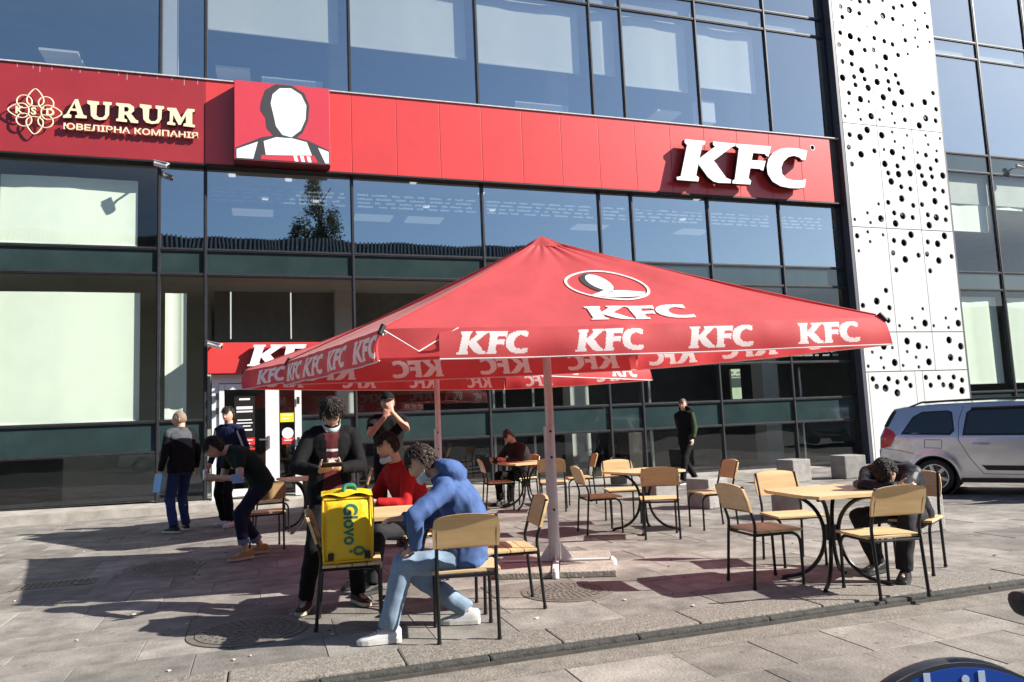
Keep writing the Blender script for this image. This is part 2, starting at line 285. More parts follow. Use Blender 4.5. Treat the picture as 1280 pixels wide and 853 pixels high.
# ---------------------------------------------------------------- ground, terrace paving, kerb
g = MB(); g.box((-600, -600, -0.30), (600, 600, -0.12))
tag(part('ground', g, m_asph), None, None, kind='structure')
g = MB(); g.box((-9, 4.66, -0.10), (17.5, 15.62, -0.012))
terrace = tag(part('terrace', g, m_joint), None, None, kind='structure')
NEAR_Z = -0.055
g = MB(); g.box((-9, 1.2, -0.115), (17.5, 4.60, NEAR_Z-0.012))
pave = tag(part('pavement', g, m_joint), None, None, kind='structure')
def slab_mesh(name, L_, W_, m):
    c, t = 0.003, 0.03; a, b = L_/2-0.0018, W_/2-0.0018
    vs = [(-a,-b,-t),(a,-b,-t),(a,b,-t),(-a,b,-t),(-a,-b,-c),(a,-b,-c),(a,b,-c),(-a,b,-c),(-a+c,-b+c,0),(a-c,-b+c,0),(a-c,b-c,0),(-a+c,b-c,0)]
    fs = [(8,9,10,11)]
    for k in (0, 4):
        for i in range(4): fs.append((k+i, k+(i+1) % 4, k+4+(i+1) % 4, k+4+i))
    mb = MB(); mb.add(vs, fs); return mb
def lay(parent, x0, x1, y0, y1, z, lens, wid, m, limit, nm):
    rng = random.Random(int(y0*10)+3); items = []; y = y0
    while y + wid <= y1 + 0.02:
        x = x0 + rng.uniform(-0.7, 0)
        while x < x1:
            l = rng.choice(lens)
            if x + l > x1 + .3: break
            items.append((x+l/2, y+wid/2, l, rng.uniform(-0.0022, 0.0022), rng.uniform(-0.003, 0.003))); x += l
        y += wid
    def vis(i):
        x, yy = i[0], i[1]; v = Vector((x, yy, -1.4)); dd = cam.matrix_world.to_3x3().inverted() @ v
        if dd.z > -0.5: return 1e9
        px = dd.x/-dd.z; py = dd.y/-dd.z
        return (-dd.z) if abs(px) < 0.75 and abs(py) < 0.55 else 1e6 - dd.z
    items.sort(key=vis)
    meshes = {}
    rest = MB()
    for k, (x, yy, l, dz, tl) in enumerate(items):
        if k < limit and vis(items[k]) < 1e5:
            if l not in meshes: meshes[l] = slab_mesh(nm, l, wid, m).mesh(nm, m)
            o = part(nm, meshes[l], m, parent); o.location = (x, yy, z+dz); o.rotation_euler = (tl*0.8, tl, 0)
        else:
            s = slab_mesh(nm, l, wid, m); rest.add([(p[0]+x, p[1]+yy, p[2]+z+dz) for p in s.v], s.f)
    if rest.v:
        o = part(nm+'s_beyond', rest, m, parent); o['kind'] = 'stuff'
lay(terrace, -8.0, 17.3, 5.02, 15.5, 0.0, [0.55, 0.7, 0.8, 0.8], 0.5, m_slab, 290, 'paving_slab')
lay(pave, -3.0, 9.0, 1.35, 4.36, NEAR_Z, [0.55, 0.7, 0.7], 0.5, m_slab2, 120, 'pavement_slab')
g = MB(); g.box((-9, 4.58, -0.11), (17.5, 5.02, -0.03))
kerb = tag(part('kerb', g, m_joint), None, None, kind='structure')
km = MB(); km.cbox((-0.496, 4.665, -0.1), (0.496, 5.015, 0.012), 0.012); kme = km.mesh('kerb_stone', m_kerb)
ke = MB(); ke.cbox((-0.498, 4.592, -0.1), (0.498, 4.663, 0.0), 0.012); kee = ke.mesh('kerb_edging', m_kerbd)
gm = MB(); gm.box((-9, 4.34, -0.1), (17.5, 4.59, NEAR_Z+0.004))
part('mortar_strip', gm, mat('sandy_mortar', (0.25, 0.22, 0.18), 0.9, col2=(0.15, 0.13, 0.11), scale=9, bump=0.5), kerb)
for i in range(-2, 9):
    part('kerb_stone', kme, m_kerb, kerb).location = (i+0.3, 0, random.uniform(-.003, .003))
    part('kerb_edging', kee, m_kerbd, kerb).location = (i*1.0+0.8, 0, random.uniform(-.004, .003))
# pale stone plinth under the glazing, street falls to the right so it tapers
pl = MB(); pl.add([(-9,15.35,-0.05),(13,15.35,-0.05),(13,16.3,-0.05),(-9,16.3,-0.05),(-9,15.35,0.20),(13,15.35,0.012),(13,16.3,0.012),(-9,16.3,0.30)],
       [(0,3,2,1),(4,5,6,7),(0,1,5,4),(1,2,6,5),(2,3,7,6),(3,0,4,7)])
tag(part('plinth', pl, m_plinth), None, None, kind='structure')

# crumbs, butts and scraps lying about
lt_ = MB(); rl = random.Random(21)
for _ in range(150):
    x, y = rl.uniform(-2.5, 8), 4.9+rl.random()**1.5*9; s_ = rl.uniform(.004, .011); M = Matrix.Translation((x, y, .004)) @ Matrix.Rotation(rl.uniform(0, 6), 4, 'Z'); lt_.m = rl.choice((0, 0, 1)); lt_.box((-s_*rl.uniform(1, 3.2), -s_, 0), (s_, s_, .005), M)
tag(part('litter', lt_, [mat('pale_scraps', (.55, .5, .42), .8), mat('brown_scraps', (.12, .07, .04), .8)]), None, None, kind='stuff')
# manhole covers and drain
def manhole(x, y, r, label):
    t = thing('manhole_cover', label, 'manhole cover', (x, y, 0), random.uniform(0, 3))
    fr = MB(); fr.lathe([(r*1.16, 0.001), (r*1.16, 0.006), (r*1.02, 0.006), (r*1.02, 0.001)], 40); part('frame', fr, m_iron, t, True)
    lid = MB(); lid.lathe([(r, 0.001), (r, 0.008), (0.02, 0.008)], 40)
    for ring in range(1, 6):
        rr = r*ring/6; n = 6*ring+4
        for j in range(n):
            a = 2*math.pi*j/n
            lid.box((rr-r*.05, -r*.035, 0.008), (rr+r*.05, r*.035, 0.012), Matrix.Rotation(a, 4, 'Z'))
    part('lid', lid, m_iron, t)
    return t
manhole(-1.02, 9.25, 0.36, 'round iron manhole cover in the umbrella shade on the left')
manhole(-0.10, 5.95, 0.36, 'patterned iron manhole cover half in sun in front of the delivery man')
manhole(2.38, 6.0, 0.33, 'worn iron manhole cover in front of the umbrella foot')
t = thing('drain_grate', 'small iron drain grate set in the sunlit paving at far left', 'drain grate', (-1.95, 8.75, 0))
fr = MB(); fr.box((-.36, -.16, .001), (.36, -.13, .007)); fr.box((-.36, .13, .001), (.36, .16, .007)); fr.box((-.36, -.13, .001), (-.33, .13, .007)); fr.box((.33, -.13, .001), (.36, .13, .007))
part('frame', fr, m_iron, t); part('bed', MB().box((-.33, -.13, .001), (.33, .13, .003)), m_black, t)
for k in range(11): part('bar', MB().box((-.31+k*.06, -.13, .002), (-.285+k*.06, .13, .007)), m_iron, t)

# ---------------------------------------------------------------- office building
YF = 16.0
bld = thing('office_building', 'glass fronted office building with red sign band and white perforated pier', 'building', (5, YF, 0))
XV = [-7.6, -4.76, -1.904, -1.056, 1.84, 4.72, 7.6, 8.448, 10.56, 12.672, 14.62]
TOP = 15.2
def pane(x0, x1, z0, z1, m=m_glass, y=YF, nm='glass_pane', th=0.012):
    mb = MB(); e = 0.012
    cx, cz = (x0+x1)/2, (z0+z1)/2
    M = Matrix.Translation((cx, y, cz)) @ Matrix.Rotation(random.uniform(-.0016, .0016), 4, 'X') @ Matrix.Rotation(random.uniform(-.0016, .0016), 4, 'Z')
    mb.box((x0+e-cx, -th/2, z0+e-cz), (x1-e-cx, th/2, z1-e-cz), M)
    if m is m_span: return part(nm, mb, m, bld, world=True)
    mb.mi = [1, 1, 0, 1, 1, 1]          # coating on the street face only
    return part(nm, mb, [m, m_clear], bld, world=True)
def mull(x, z0, z1, w=0.065, y0=YF-0.05, y1=YF+0.09, nm='mullion', m=m_frame):
    mb = MB(); mb.box((x-w/2, y0, z0), (x+w/2, y1, z1)); mb.box((x-w*0.16, y0-0.012, z0), (x+w*0.16, y0, z1)); part(nm, mb, m, bld, world=True)
def trans(x0, x1, z, w=0.06, y0=YF-0.044, y1=YF+0.085, nm='transom'):
    mb = MB(); mb.box((x0, y0, z-w/2), (x1, y1, z+w/2)); mb.box((x0, y0-0.010, z-w*0.14), (x1, y0, z+w*0.14)); part(nm, mb, m_frame, bld, world=True)
ZB, ZD, ZC, ZE, Z4, Z5, ZU, ZT, ZR, ZS = 0.0, 1.12, 1.70, 2.62, 4.57, 5.07, 6.76, 8.56, 11.46, 11.97
DOOR = (-1.056, 1.84)
for i in range(len(XV)-1):
    a, b = XV[i], XV[i+1]
    entr = (i == 3)
    if not entr:
        base = 0.26 if i <= 1 else (0.2 if i == 2 else 0.04)
        pane(a, b, base, ZD); pane(a, b, ZD, ZC, m_span, nm='spandrel_pane'); trans(a+.033, b-.033, ZD); trans(a+.033, b-.033, ZC)
        trans(a+.033, b-.033, base-0.0, 0.09, nm='sill_rail')
        if i >= 4: pane(a, b, ZC, ZE); pane(a, b, ZE, Z4); trans(a+.033, b-.033, ZE)
        else: pane(a, b, ZC, Z4)
    else:
        pane(a, b, 3.2, Z4)
    pane(a, b, Z4, Z5, m_span, nm='spandrel_pane'); trans(a+.033, b-.033, Z4); trans(a+.033, b-.033, Z5)
    pane(a, b, Z5, ZU, m_glass if i <= 1 else m_glass_up); pane(a, b, ZT, ZR, m_glass_up)
    pane(a, b, ZR, ZS, m_glass_up); pane(a, b, ZS, TOP, m_glass_up); trans(a+.033, b-.033, ZR); trans(a+.033, b-.033, ZS)
for i, x in enumerate(XV[:-1]):
    if i: mull(x, 0.1, ZU); mull(x, ZT, TOP)
mull(14.62, 0.0, ZU, 0.10); mull(14.62, ZT, TOP, 0.10)
# right wing beyond the pier
XW = [18.45, 20.14, 22.15, 24.2, 26.3]
for i in range(len(XW)-1):
    a, b = XW[i], XW[i+1]
    for z0, z1, mm in ((-.1, ZD, m_glass), (ZD, ZC, m_span), (ZC, Z4, m_glass), (Z4, Z5, m_span), (Z5, 8.0, m_glass), (8.0, 8.53, m_span), (8.53, ZR, m_glass_up), (ZR, ZS, m_glass_up), (ZS, TOP, m_glass_up)):
        pane(a, b, z0, z1, mm, nm='spandrel_pane' if mm is m_span else 'glass_pane')
        trans(a+.033, b-.033, z1)
    mull(a, -.1, TOP, 0.09)

# interior seen through the glass
ii = thing('office_interior', 'dim rooms with slabs, columns and partitions behind the glass facade', 'room', (5, 20, 0))
def ip(nm, a, b, m): return part(nm, MB().box(a, b), m, ii, world=True)
ip('floor', (-9, 16.12, -.1), (27, 26, 0.03), m_int_floor)
for z0, z1 in ((4.6, 5.02), (7.1, 8.5), (11.5, 11.9)): ip('floor_slab', (-9, 16.13, z0), (27, 26, z1), m_int)
ip('back_wall', (-9, 26, 0), (27, 26.2, TOP), m_int); ip('end_wall', (-9.2, 16.1, 0), (-9, 26.2, TOP), m_int); ip('end_wall', (27, 16.1, 0), (27.2, 26.2, TOP), m_int)
ip('roof_slab', (-9.2, 16.05, TOP), (27.2, 26.3, TOP+.3), m_int)
for x, w in ((-6.5, .5), (1.6, .45), (7.3, .5), (13.0, .5), (19.6, .5)): ip('column', (x, 17.6, 0.03), (x+w, 18.1, 4.6), m_int); ip('column', (x, 17.9, 8.5), (x+w, 18.4, 11.5), m_int)
ip('partition', (-4.4, 20.2, 0.03), (-1.2, 20.35, 4.6), m_int); ip('partition', (2.4, 21.0, 0.03), (7.0, 21.15, 4.6), m_int_dark); ip('partition', (8.6, 19.6, 0.03), (14.5, 19.75, 3.4), m_int_dark)
ip('bulkhead', (-1.0, 18.0, 2.9), (8.4, 18.1, 4.6), mat('grey_green_bulkhead', (.20, .21, .18), .7, var=.2)); ip('service_counter', (3.0, 19.0, 0.03), (6.6, 19.7, 1.1), m_int_dark); ip('service_counter', (9.2, 18.3, 0.03), (11.6, 18.9, 1.0), m_int_dark)
ip('menu_board', (3.2, 20.9, 2.3), (6.6, 20.98, 3.1), mat('menu_board_face', (.35, .25, .12), .5))
m_curt = mat('pale_green_curtain', (0.55, 0.62, 0.45), 0.8, var=0.2, scale=6)
ip('curtain', (11.15, 16.35, 1.75), (11.42, 16.42, 2.5), m_curt); ip('curtain', (-1.04, 16.4, 0.2), (-0.98, 16.5, 3.2), m_int)
for x in (4.95, 5.2, 5.9, 8.9, 13.3): ip('steel_post', (x, 16.5, .03), (x+.05, 16.55, 2.5), m_steel)
for x in (-0.59, 0.575): ip('partition_post', (x-.012, 16.14, 3.3), (x+.012, 16.17, 4.26), m_white)
ip('white_pier', (-1.88, 16.2, 8.5), (-1.62, 16.6, 11.5), m_white)
def spot(x, y, z, w=.11, d=.11):
    part('ceiling_light', MB().box((x-w, y-d, z-.03), (x+w, y+d, z-.002)), m_lamp, ii, world=True)
for x in (-.6, .6, 3.4, 5.2, 11.0): spot(x, 17.4+.3*math.sin(x*5), 7.1, .07, .07); spot(x+.7, 19.0, 7.1, .07, .07)
for x in (-.7, .2, 1.1, 2.5): spot(x, 18.2, 4.6, .06, .06); spot(x+.4, 20.5, 4.6, .06, .06)
m_lamp = mat('dim_lamp_panel', (.75, .78, .8), .5, emit=.12)
for x in (-.2, 2.9, 4.3, 9.3, 12.8): spot(x, 20.3, 7.1, .5, .3)
def blind(x0, x1, z0, z1, y=16.16):
    t = MB(); n = 10
    t.grid(lambda u, v: (x0+(x1-x0)*u, y+.012*math.sin(u*7+x0)+.004*math.sin(u*23), z0+(z1-z0)*v), n, 1); o = part('roller_blind', t, m_blind, ii, True, world=True)
    rb = MB(); rb.box((x0, y-.012, z0-.025), (x1, y+.02, z0+.005)); part('hem_bar', rb, m_white, o, world=True)
for b_ in ((-7.3,-4.85,10.1,11.4),(-4.66,-2.3,10.9,11.4),(-1.02,1.64,9.82,11.4),(1.90,4.53,9.80,11.4),(4.82,7.37,9.75,11.4),(7.67,8.33,9.80,11.4),(8.52,10.36,9.58,11.4),(10.63,12.4,9.75,11.4),
        (-4.66,-2.31,5.15,6.47),(-7.4,-4.85,5.15,6.47),(-4.66,-2.25,1.74,4.22),(-7.4,-4.85,1.74,4.22),(-1.80,-1.41,1.76,4.22),
        (18.55,20.06,6.32,7.88),(20.44,21.46,7.02,7.86),(18.55,20.02,1.95,4.40),(20.42,21.9,1.95,4.38),(22.4,24,1.95,4.4)): blind(*b_)
def radiator(x0, x1, z):
    b_ = MB(); b_.box((x0, 16.3, z), (x1, 16.38, z+.24)); o = part('radiator', b_, m_white, ii, world=True)
    n = int((x1-x0)/.05); f_ = MB()
    for k in range(n): f_.box((x0+k*.05+.012, 16.285, z+.02), (x0+k*.05+.030, 16.3, z+.22))
    part('fins', f_, m_steel, o, world=True)
radiator(0.03, 1.29, 8.72); radiator(5.73, 7.08, 8.72)
ip('storage_box', (10.74, 16.35, 8.92), (11.24, 16.6, 9.5), m_white)
for x in (-4.2, -.9, 9.7): ip('desk', (x, 16.6, 9.2), (x+.7, 17.4, 9.25), m_white)

# mirrored lettering strips on the second-floor glass: too fine to read, built as rows of small marks
lt = MB(); rng = random.Random(5)
for i in range(3, 10):
    a, b = XV[i]+.12, XV[i+1]-.14
    for row in range(4):
        x = a; z = 6.36-row*.085
        while x < b-.1:
            w_ = rng.uniform(.08, .34); k = x
            while k < min(x+w_, b): lt.box((k, 16.012, z), (k+.018, 16.016, z+rng.choice((.035, .045, .03)))); k += .03
            x += w_+rng.uniform(.05, .14)
o = part('window_lettering', lt, m_lead, bld, world=True); o['kind'] = 'stuff'
lt = MB()
for i in range(7, 10):
    a, b = XV[i]+.1, XV[i+1]-.3
    for row in range(2):
        x = a; z = 2.86-row*.09
        while x < b-.1:
            w_ = rng.uniform(.1, .4); k = x
            while k < min(x+w_, b): lt.box((k, 16.012, z), (k+.018, 16.016, z+rng.choice((.04, .05, .035)))); k += .03
            x += w_+rng.uniform(.05, .14)
o = part('window_lettering', lt, m_lead, bld, world=True); o['kind'] = 'stuff'

# red fascia band
YBn = 15.80
def fascia(x0, x1, m, z0=ZU+.03, z1=ZT-.03):
    mb = MB(); mb.cbox((x0+.004, YBn, z0), (x1-.004, YBn+.05, z1), .006); part('fascia_panel', mb, m, bld, world=True)
for a, b in ((-7.6, -4.76), (-4.76, -1.056)): fascia(a, b, m_dred)
fascia(-1.056, -.50, m_red); fascia(-.50, .62, m_red); fascia(.62, 1.84, m_red)
x = 1.84
while x < 14.3: fascia(x, min(x+.96, 14.62), m_red); x += .96
part('fascia_backing', MB().box((-7.6, YBn+.052, ZU+.01), (14.64, YF+.12, ZT-.01)), m_int_dark, bld, world=True)
part('fascia_flashing', MB().box((-7.6, YBn-.03, ZT-.028), (14.62, YF-.052, ZT-.004)), m_flash, bld, world=True)
part('fascia_drip', MB().box((-7.6, YBn-.01, ZU-.005), (14.62, YF-.052, ZU+.026)), m_black, bld, world=True)
# streaks of pale run-off on the maroon panel
st = MB()
for k in range(14):
    x = -4.4+k*.24+random.uniform(-.1, .1); l = random.choice((.08, .1, .14, .3, .06)); st.box((x, YBn-.002, ZT-.04-l), (x+.008, YBn-.001, ZT-.04))
o = part('run_off_streaks', st, m_flash, bld, world=True); o['kind'] = 'stuff'

# white perforated pier
PX0, PX1, PY = 14.72, 18.15, 15.70
part('pier_core', MB().box((PX0+.03, PY+.16, -.1), (PX1-.03, PY+.6, TOP)), m_black, bld, world=True)
zs = [-.1, 2.31, 3.345, 6.135, 8.97, 11.8, 14.6]; xs = [PX0, 15.86, 17.05, PX1]
for i in range(len(zs)-1): 
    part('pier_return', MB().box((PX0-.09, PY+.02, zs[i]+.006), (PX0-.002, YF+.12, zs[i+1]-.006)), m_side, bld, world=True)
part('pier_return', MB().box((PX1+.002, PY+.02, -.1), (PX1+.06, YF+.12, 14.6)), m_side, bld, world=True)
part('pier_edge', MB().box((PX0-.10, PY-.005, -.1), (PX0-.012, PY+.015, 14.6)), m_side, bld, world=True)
def panel(x0, x1, z0, z1):
    e = .011; x0 += e; x1 -= e; z0 += e; z1 -= e
    loops = [[(x0, z0), (x1, z0), (x1, z1), (x0, z1)]]; n = 14
    for hx, hz, k in HOLES:
        r = {1: .050, 2: .076, 3: .10}[k]
        if x0+r+.01 < hx < x1-r-.01 and z0+r+.01 < hz < z1-r-.01 and all(math.hypot(hx-c[0], hz-c[1]) > r+c[2]+.03 for c in panel.used):
            panel.used.append((hx, hz, r))
            loops.append([(hx+r*math.cos(-2*math.pi*j/n), hz+r*math.sin(-2*math.pi*j/n)) for j in range(n)])
    mb = MB(); mb.prism(loops, lambda x, y, d: (x, d, y), PY, PY+.035)
    part('perforated_panel', mb, m_col, bld, world=True)
panel.used = []
HOLES += [(x, z+2.9, k) for x, z, k in HOLES if 9.6 < z < 11.5]
for i in range(1, len(zs)-1):
    for j in range(3): panel(xs[j], xs[j+1], zs[i], zs[i+1])
panel(PX0, 14.80, zs[0], zs[1]); panel(14.80, 16.33, zs[0], zs[1]); panel(16.33, 16.58, zs[0], zs[1]); panel(16.58, PX1, zs[0], zs[1])

# ---------------------------------------------------------------- signs on the facade
def glyphs(parent, x0, z0, h, y0, y1, m, loops_list, nm='letter', sm=None, shear=0.0):
    for lp in loops_list:
        mb = MB(); mb.prism([lp], lambda x, z, d: (x0+(x+shear*z)*h, d, z0+z*h), y0, y0+.012); o = part(nm, mb, m, parent, world=True)
        mb = MB(); mb.prism([lp], lambda x, z, d: (x0+(x+shear*z)*h, d, z0+z*h), y0+.0125, y1); part('return', mb, sm or m_signside, o, world=True)
s1 = thing('letter_sign', 'large white three letter sign standing off the red band beside the white pier', 'sign', (11.4, 15.6, 7.0))
glyphs(s1, 9.488, 7.019, 1.047, 15.55, 15.70, m_sign, KFC)
ring = MB(); ring.lathe([(.075, 15.66), (.075, 15.64), (.058, 15.64), (.058, 15.66)], 20, 'Y', (13.62, 0, 8.17)); part('registered_mark', ring, m_sign, s1, True, world=True)
s2 = thing('letter_sign', 'small white three letter sign on the red panel above the entrance door', 'sign', (.5, 15.6, 2.7))
glyphs(s2, -0.27, 2.70, .42, 15.55, 15.66, m_sign, KFC)
s3 = thing('company_sign', 'cream five letter company sign with petal emblem on the maroon panel', 'sign', (-2.9, 15.6, 7.2))
for lp in AUR:
    mb = MB(); mb.prism(lp, lambda x, z, d: (x, d, z), 15.71, 15.72); o = part('letter', mb, m_cream, s3, world=True)
    mb = MB(); mb.prism(lp, lambda x, z, d: (x, d, z), 15.7205, 15.78); part('return', mb, m_signside, o, world=True)
def flat_text(parent, nm, body, x, z, size, y, m, width=None, offset=0.0, spacing=1.0, ex=.01, mirror=False, rot=0.0):
    vs, fs = text_mesh(body, size, ex, offset, spacing); wd = max(v.x for v in vs)-min(v.x for v in vs); k = (width/wd) if width else 1.0
    mb = MB(); cr, sr = math.cos(rot), math.sin(rot)
    mb.add([(x+(v.x*cr*k-v.y*sr), y+v.z, z+v.x*sr*k+v.y*cr) for v in vs], fs); return part(nm, mb, m, parent, world=True)
flat_text(s3, 'lettering', 'ЮВЕЛІРНА КОМПАНІЯ', -3.545, 7.265, .165, 15.73, m_cream, 2.35, .003, 1.0, .02)
em = MB()
ec = Vector((-4.01, 15.72, 7.565))
def ring_path(fn, n=28): return [ec+Vector((fn(2*math.pi*i/n)[0], 0, fn(2*math.pi*i/n)[1])) for i in range(n+1)]
for k in range(4):
    a = math.pi/4+k*math.pi/2; cx, cz = .25*math.cos(a), .25*math.sin(a)
    em.tube(ring_path(lambda t: (cx+.125*math.cos(t), cz+.125*math.sin(t))), .012, 6)
    b_ = k*math.pi/2
    def petal(t, b_=b_):
        u = (1-math.cos(t))/2; w_ = .185*math.sin(t)*(1-.6*u); l = .10+.34*u
        return (l*math.cos(b_)-w_*math.sin(b_), l*math.sin(b_)+w_*math.cos(b_))
    em.tube(ring_path(petal), .012, 6)
part('emblem', em, m_cream, s3, True, world=True)
for ch, dx in (('K', -.32), ('S', -.065), ('D', .18)): flat_text(s3, 'letter', ch, ec.x+dx, ec.z-.06, .19, 15.715, m_cream, None, .006)
# square red sign box; its picture is reduced to a plain head-and-shoulders shape
s4 = thing('sign_box', 'square red sign box with white and grey portrait shape on the band', 'sign', (.43, 15.6, 6.8))
m_pink = mat('sun_bleached_red_sign_face', (0.60, 0.055, 0.075), 0.3, var=.05, coat=.3)
part('box', MB().cbox((-.5, 15.50, 6.80), (1.37, 15.798, 8.46), .012), mat('sign_box_case', (.10, .012, .015), .4), s4, world=True)
part('face', MB().cbox((-.49, 15.488, 6.81), (1.36, 15.4985, 8.45), .004), m_pink, s4, world=True)
m_dgrey = mat('charcoal_print', (.055, .055, .06), .4)
def blob(cx, cz, rx, rz, n=28, top=1.0): return [(cx+rx*math.cos(2*math.pi*i/n), cz+rz*math.sin(2*math.pi*i/n)*(top if math.sin(2*math.pi*i/n) > 0 else 1)) for i in range(n)]
def lay_print(parent, loops, m, y0, y1, nm='print'):
    mb = MB(); mb.prism(loops, lambda x, z, d: (x, d, z), y0, y1); return part(nm, mb, m, parent, world=True)
lay_print(s4, [[(.02, 8.05), (.10, 8.30), (.30, 8.44), (.62, 8.44), (.86, 8.30), (.96, 8.05), (.93, 7.72), (.82, 7.45), (.62, 7.28), (.30, 7.30), (.12, 7.50), (.10, 7.72), (.0, 7.86)]], m_dgrey, 15.484, 15.4878)
lay_print(s4, [[(-.47, 6.82), (-.47, 7.05), (.02, 7.30), (.30, 7.36), (.62, 7.36), (.92, 7.30), (1.34, 7.12), (1.34, 6.82)]], m_dgrey, 15.4842, 15.4876)
lay_print(s4, [[(.20, 8.02), (.24, 8.22), (.38, 8.36), (.60, 8.38), (.80, 8.26), (.90, 8.04), (.88, 7.74), (.78, 7.50), (.60, 7.34), (.42, 7.38), (.30, 7.55), (.25, 7.8)]], m_sign, 15.480, 15.4836)
lay_print(s4, [[(-.45, 6.84), (-.45, 7.02), (-.05, 7.2), (-.14, 6.84)]], m_sign, 15.4802, 15.4834)
lay_print(s4, [[(.10, 6.94), (.06, 7.22), (.30, 7.32), (.62, 7.32), (.90, 7.26), (1.0, 6.98)]], m_sign, 15.4804, 15.4832)
lay_print(s4, [[(1.12, 7.16), (1.33, 7.09), (1.33, 6.84), (1.26, 6.84)]], m_sign, 15.4803, 15.4833)
lay_print(s4, [[(.0, 6.84), (.02, 6.93), (1.04, 6.99), (1.12, 6.84)]], m_pink, 15.4795, 15.4829)
for k in range(3): lay_print(s4, [[(.66+.13*k, 6.84), (.63+.13*k, 6.96), (.70+.13*k, 6.965), (.73+.13*k, 6.84)]], m_sign, 15.478, 15.4792, 'stripe')

# cctv cameras
def cctv(x, y, z, label, sgn=1):
    t = thing('security_camera', label, 'camera', (x, y, z))
    part('bracket', MB().tube([(0, .12, .02), (0, .0, .0), (.03, -.06, -.02)], .022, 8), m_white, t, True)
    part('housing', MB().tube([(-.08, -.06, .03), (.02, -.09, .0), (.16, -.14, -.045)], [.05, .052, .045], 12), m_white, t, True)
    part('hood', MB().box((-.10, -.045, -.0), (.19, .045, .012), Matrix.Translation((0, -.09, .055)) @ Matrix.Rotation(-.35, 4, 'Z') @ Matrix.Rotation(.25, 4, 'Y')), m_white, t)
    part('lens', MB().lathe([(.036, 0), (.036, .012), (.02, .012)], 14, 'X', (0, 0, 0), Matrix.Translation((.158, -.139, -.044)) @ Matrix.Rotation(-.35, 4, 'Z') @ Matrix.Rotation(.28, 4, 'Y')), m_black, t, True)
cctv(-1.87, 15.74, 6.66, 'white bullet security camera under the maroon sign panel')
cctv(-.90, 15.66, 3.12, 'white bullet security camera at the corner above the entrance')
cctv(21.05, 15.86, 8.2, 'security camera on the far right wing of the facade')

# ---------------------------------------------------------------- entrance
ent = thing('entrance', 'white framed glass entrance doors under a red sign panel', 'entrance', (.4, 15.9, 0.2))
m_upvc = mat('white_door_profile', (0.70, 0.70, 0.71), 0.35, var=.05)
part('sign_panel', MB().cbox((-1.0, 15.70, 2.58), (1.80, 15.98, 3.18), .01), m_red, ent, world=True)
fr = MB()
for x in (-.93, .62): fr.box((x, 15.90, .15), (x+.13, 16.05, 2.57))
fr.box((-.80, 15.90, 2.40), (.62, 16.05, 2.57)); part('door_frame', fr, m_upvc, ent, world=True)
leaf = MB()
for x in (-.795, .06): leaf.box((x, 15.87, .2), (x+(.09 if x < 0 else .26), 15.95, 2.38))
leaf.box((-.70, 15.87, .2), (.055, 15.95, .34)); leaf.box((-.70, 15.87, 2.27), (.055, 15.95, 2.38)); lf = part('door', leaf, m_upvc, ent, world=True)
part('pane', MB().box((-.70, 15.905, .34), (.055, 15.915, 2.27)), m_glass, lf, world=True)
part('handle', MB().box((.10, 15.80, 1.10), (.14, 15.87, 1.34)).box((-.06, 15.80, 1.26), (.10, 15.82, 1.29)), m_steel, lf, world=True)
for z in (2.08, 1.80): part('hinge', MB().box((-.86, 15.84, z), (-.80, 15.87, z+.12)), m_black, lf, world=True)
for z in (1.95, 1.15): part('hinge', MB().box((.655, 15.84, z), (.71, 15.87, z+.14)), m_black, ent, world=True)
part('side_light', MB().box((.325, 15.905, .2), (.615, 15.915, 2.38)), m_glass, ent, world=True)
pane(.75, 1.84, ZC, 2.56); pane(.75, 1.84, .2, ZD); pane(.75, 1.84, ZD, ZC, m_span, nm='spandrel_pane'); trans(.76, 1.80, ZC); trans(.76, 1.80, ZD)
def sticker(x0, z0, x1, z1, m, nm='sticker', lines=0):
    o = part(nm, MB().box((x0, 15.898, z0), (x1, 15.9035, z1)), m, lf if x0 < .1 else ent, world=True)
    for k in range(lines):
        zz = z1-(k+.8)*(z1-z0)/(lines+.6); part('print_line', MB().box((x0+.04, 15.8955, zz), (x1-.04-.05*(k % 2), 15.8975, zz+.018)), m_sign, o, world=True)
sticker(-.52, 1.33, -.14, 2.14, mat('black_notice', (.015, .013, .013), .4), 'opening_hours_notice', 0)
for z, w_, h_ in ((2.06, .20, .035), (1.88, .30, .055), (1.82, .30, .03), (1.66, .26, .02), (1.60, .3, .02), (1.54, .22, .02), (1.46, .28, .03)):
    part('notice_line', MB().box((-.33-w_/2, 15.893, z), (-.33+w_/2, 15.8975, z+h_)), m_sign, ent, world=True)
sticker(-.52, 1.08, -.14, 1.32, mat('red_notice', (.55, .04, .04), .4), 'notice', 3)
sticker(.34, 1.60, .60, 1.78, mat('yellow_notice', (.75, .62, .03), .4), 'notice', 2)
sticker(.37, 1.16, .60, 1.30, mat('red_notice', (.55, .04, .04), .4), 'notice', 1)
part('round_sticker', MB().lathe([(.11, 15.897), (.11, 15.903)], 20, 'Y', (.48, 0, 1.38)), m_sign, ent, True, world=True)
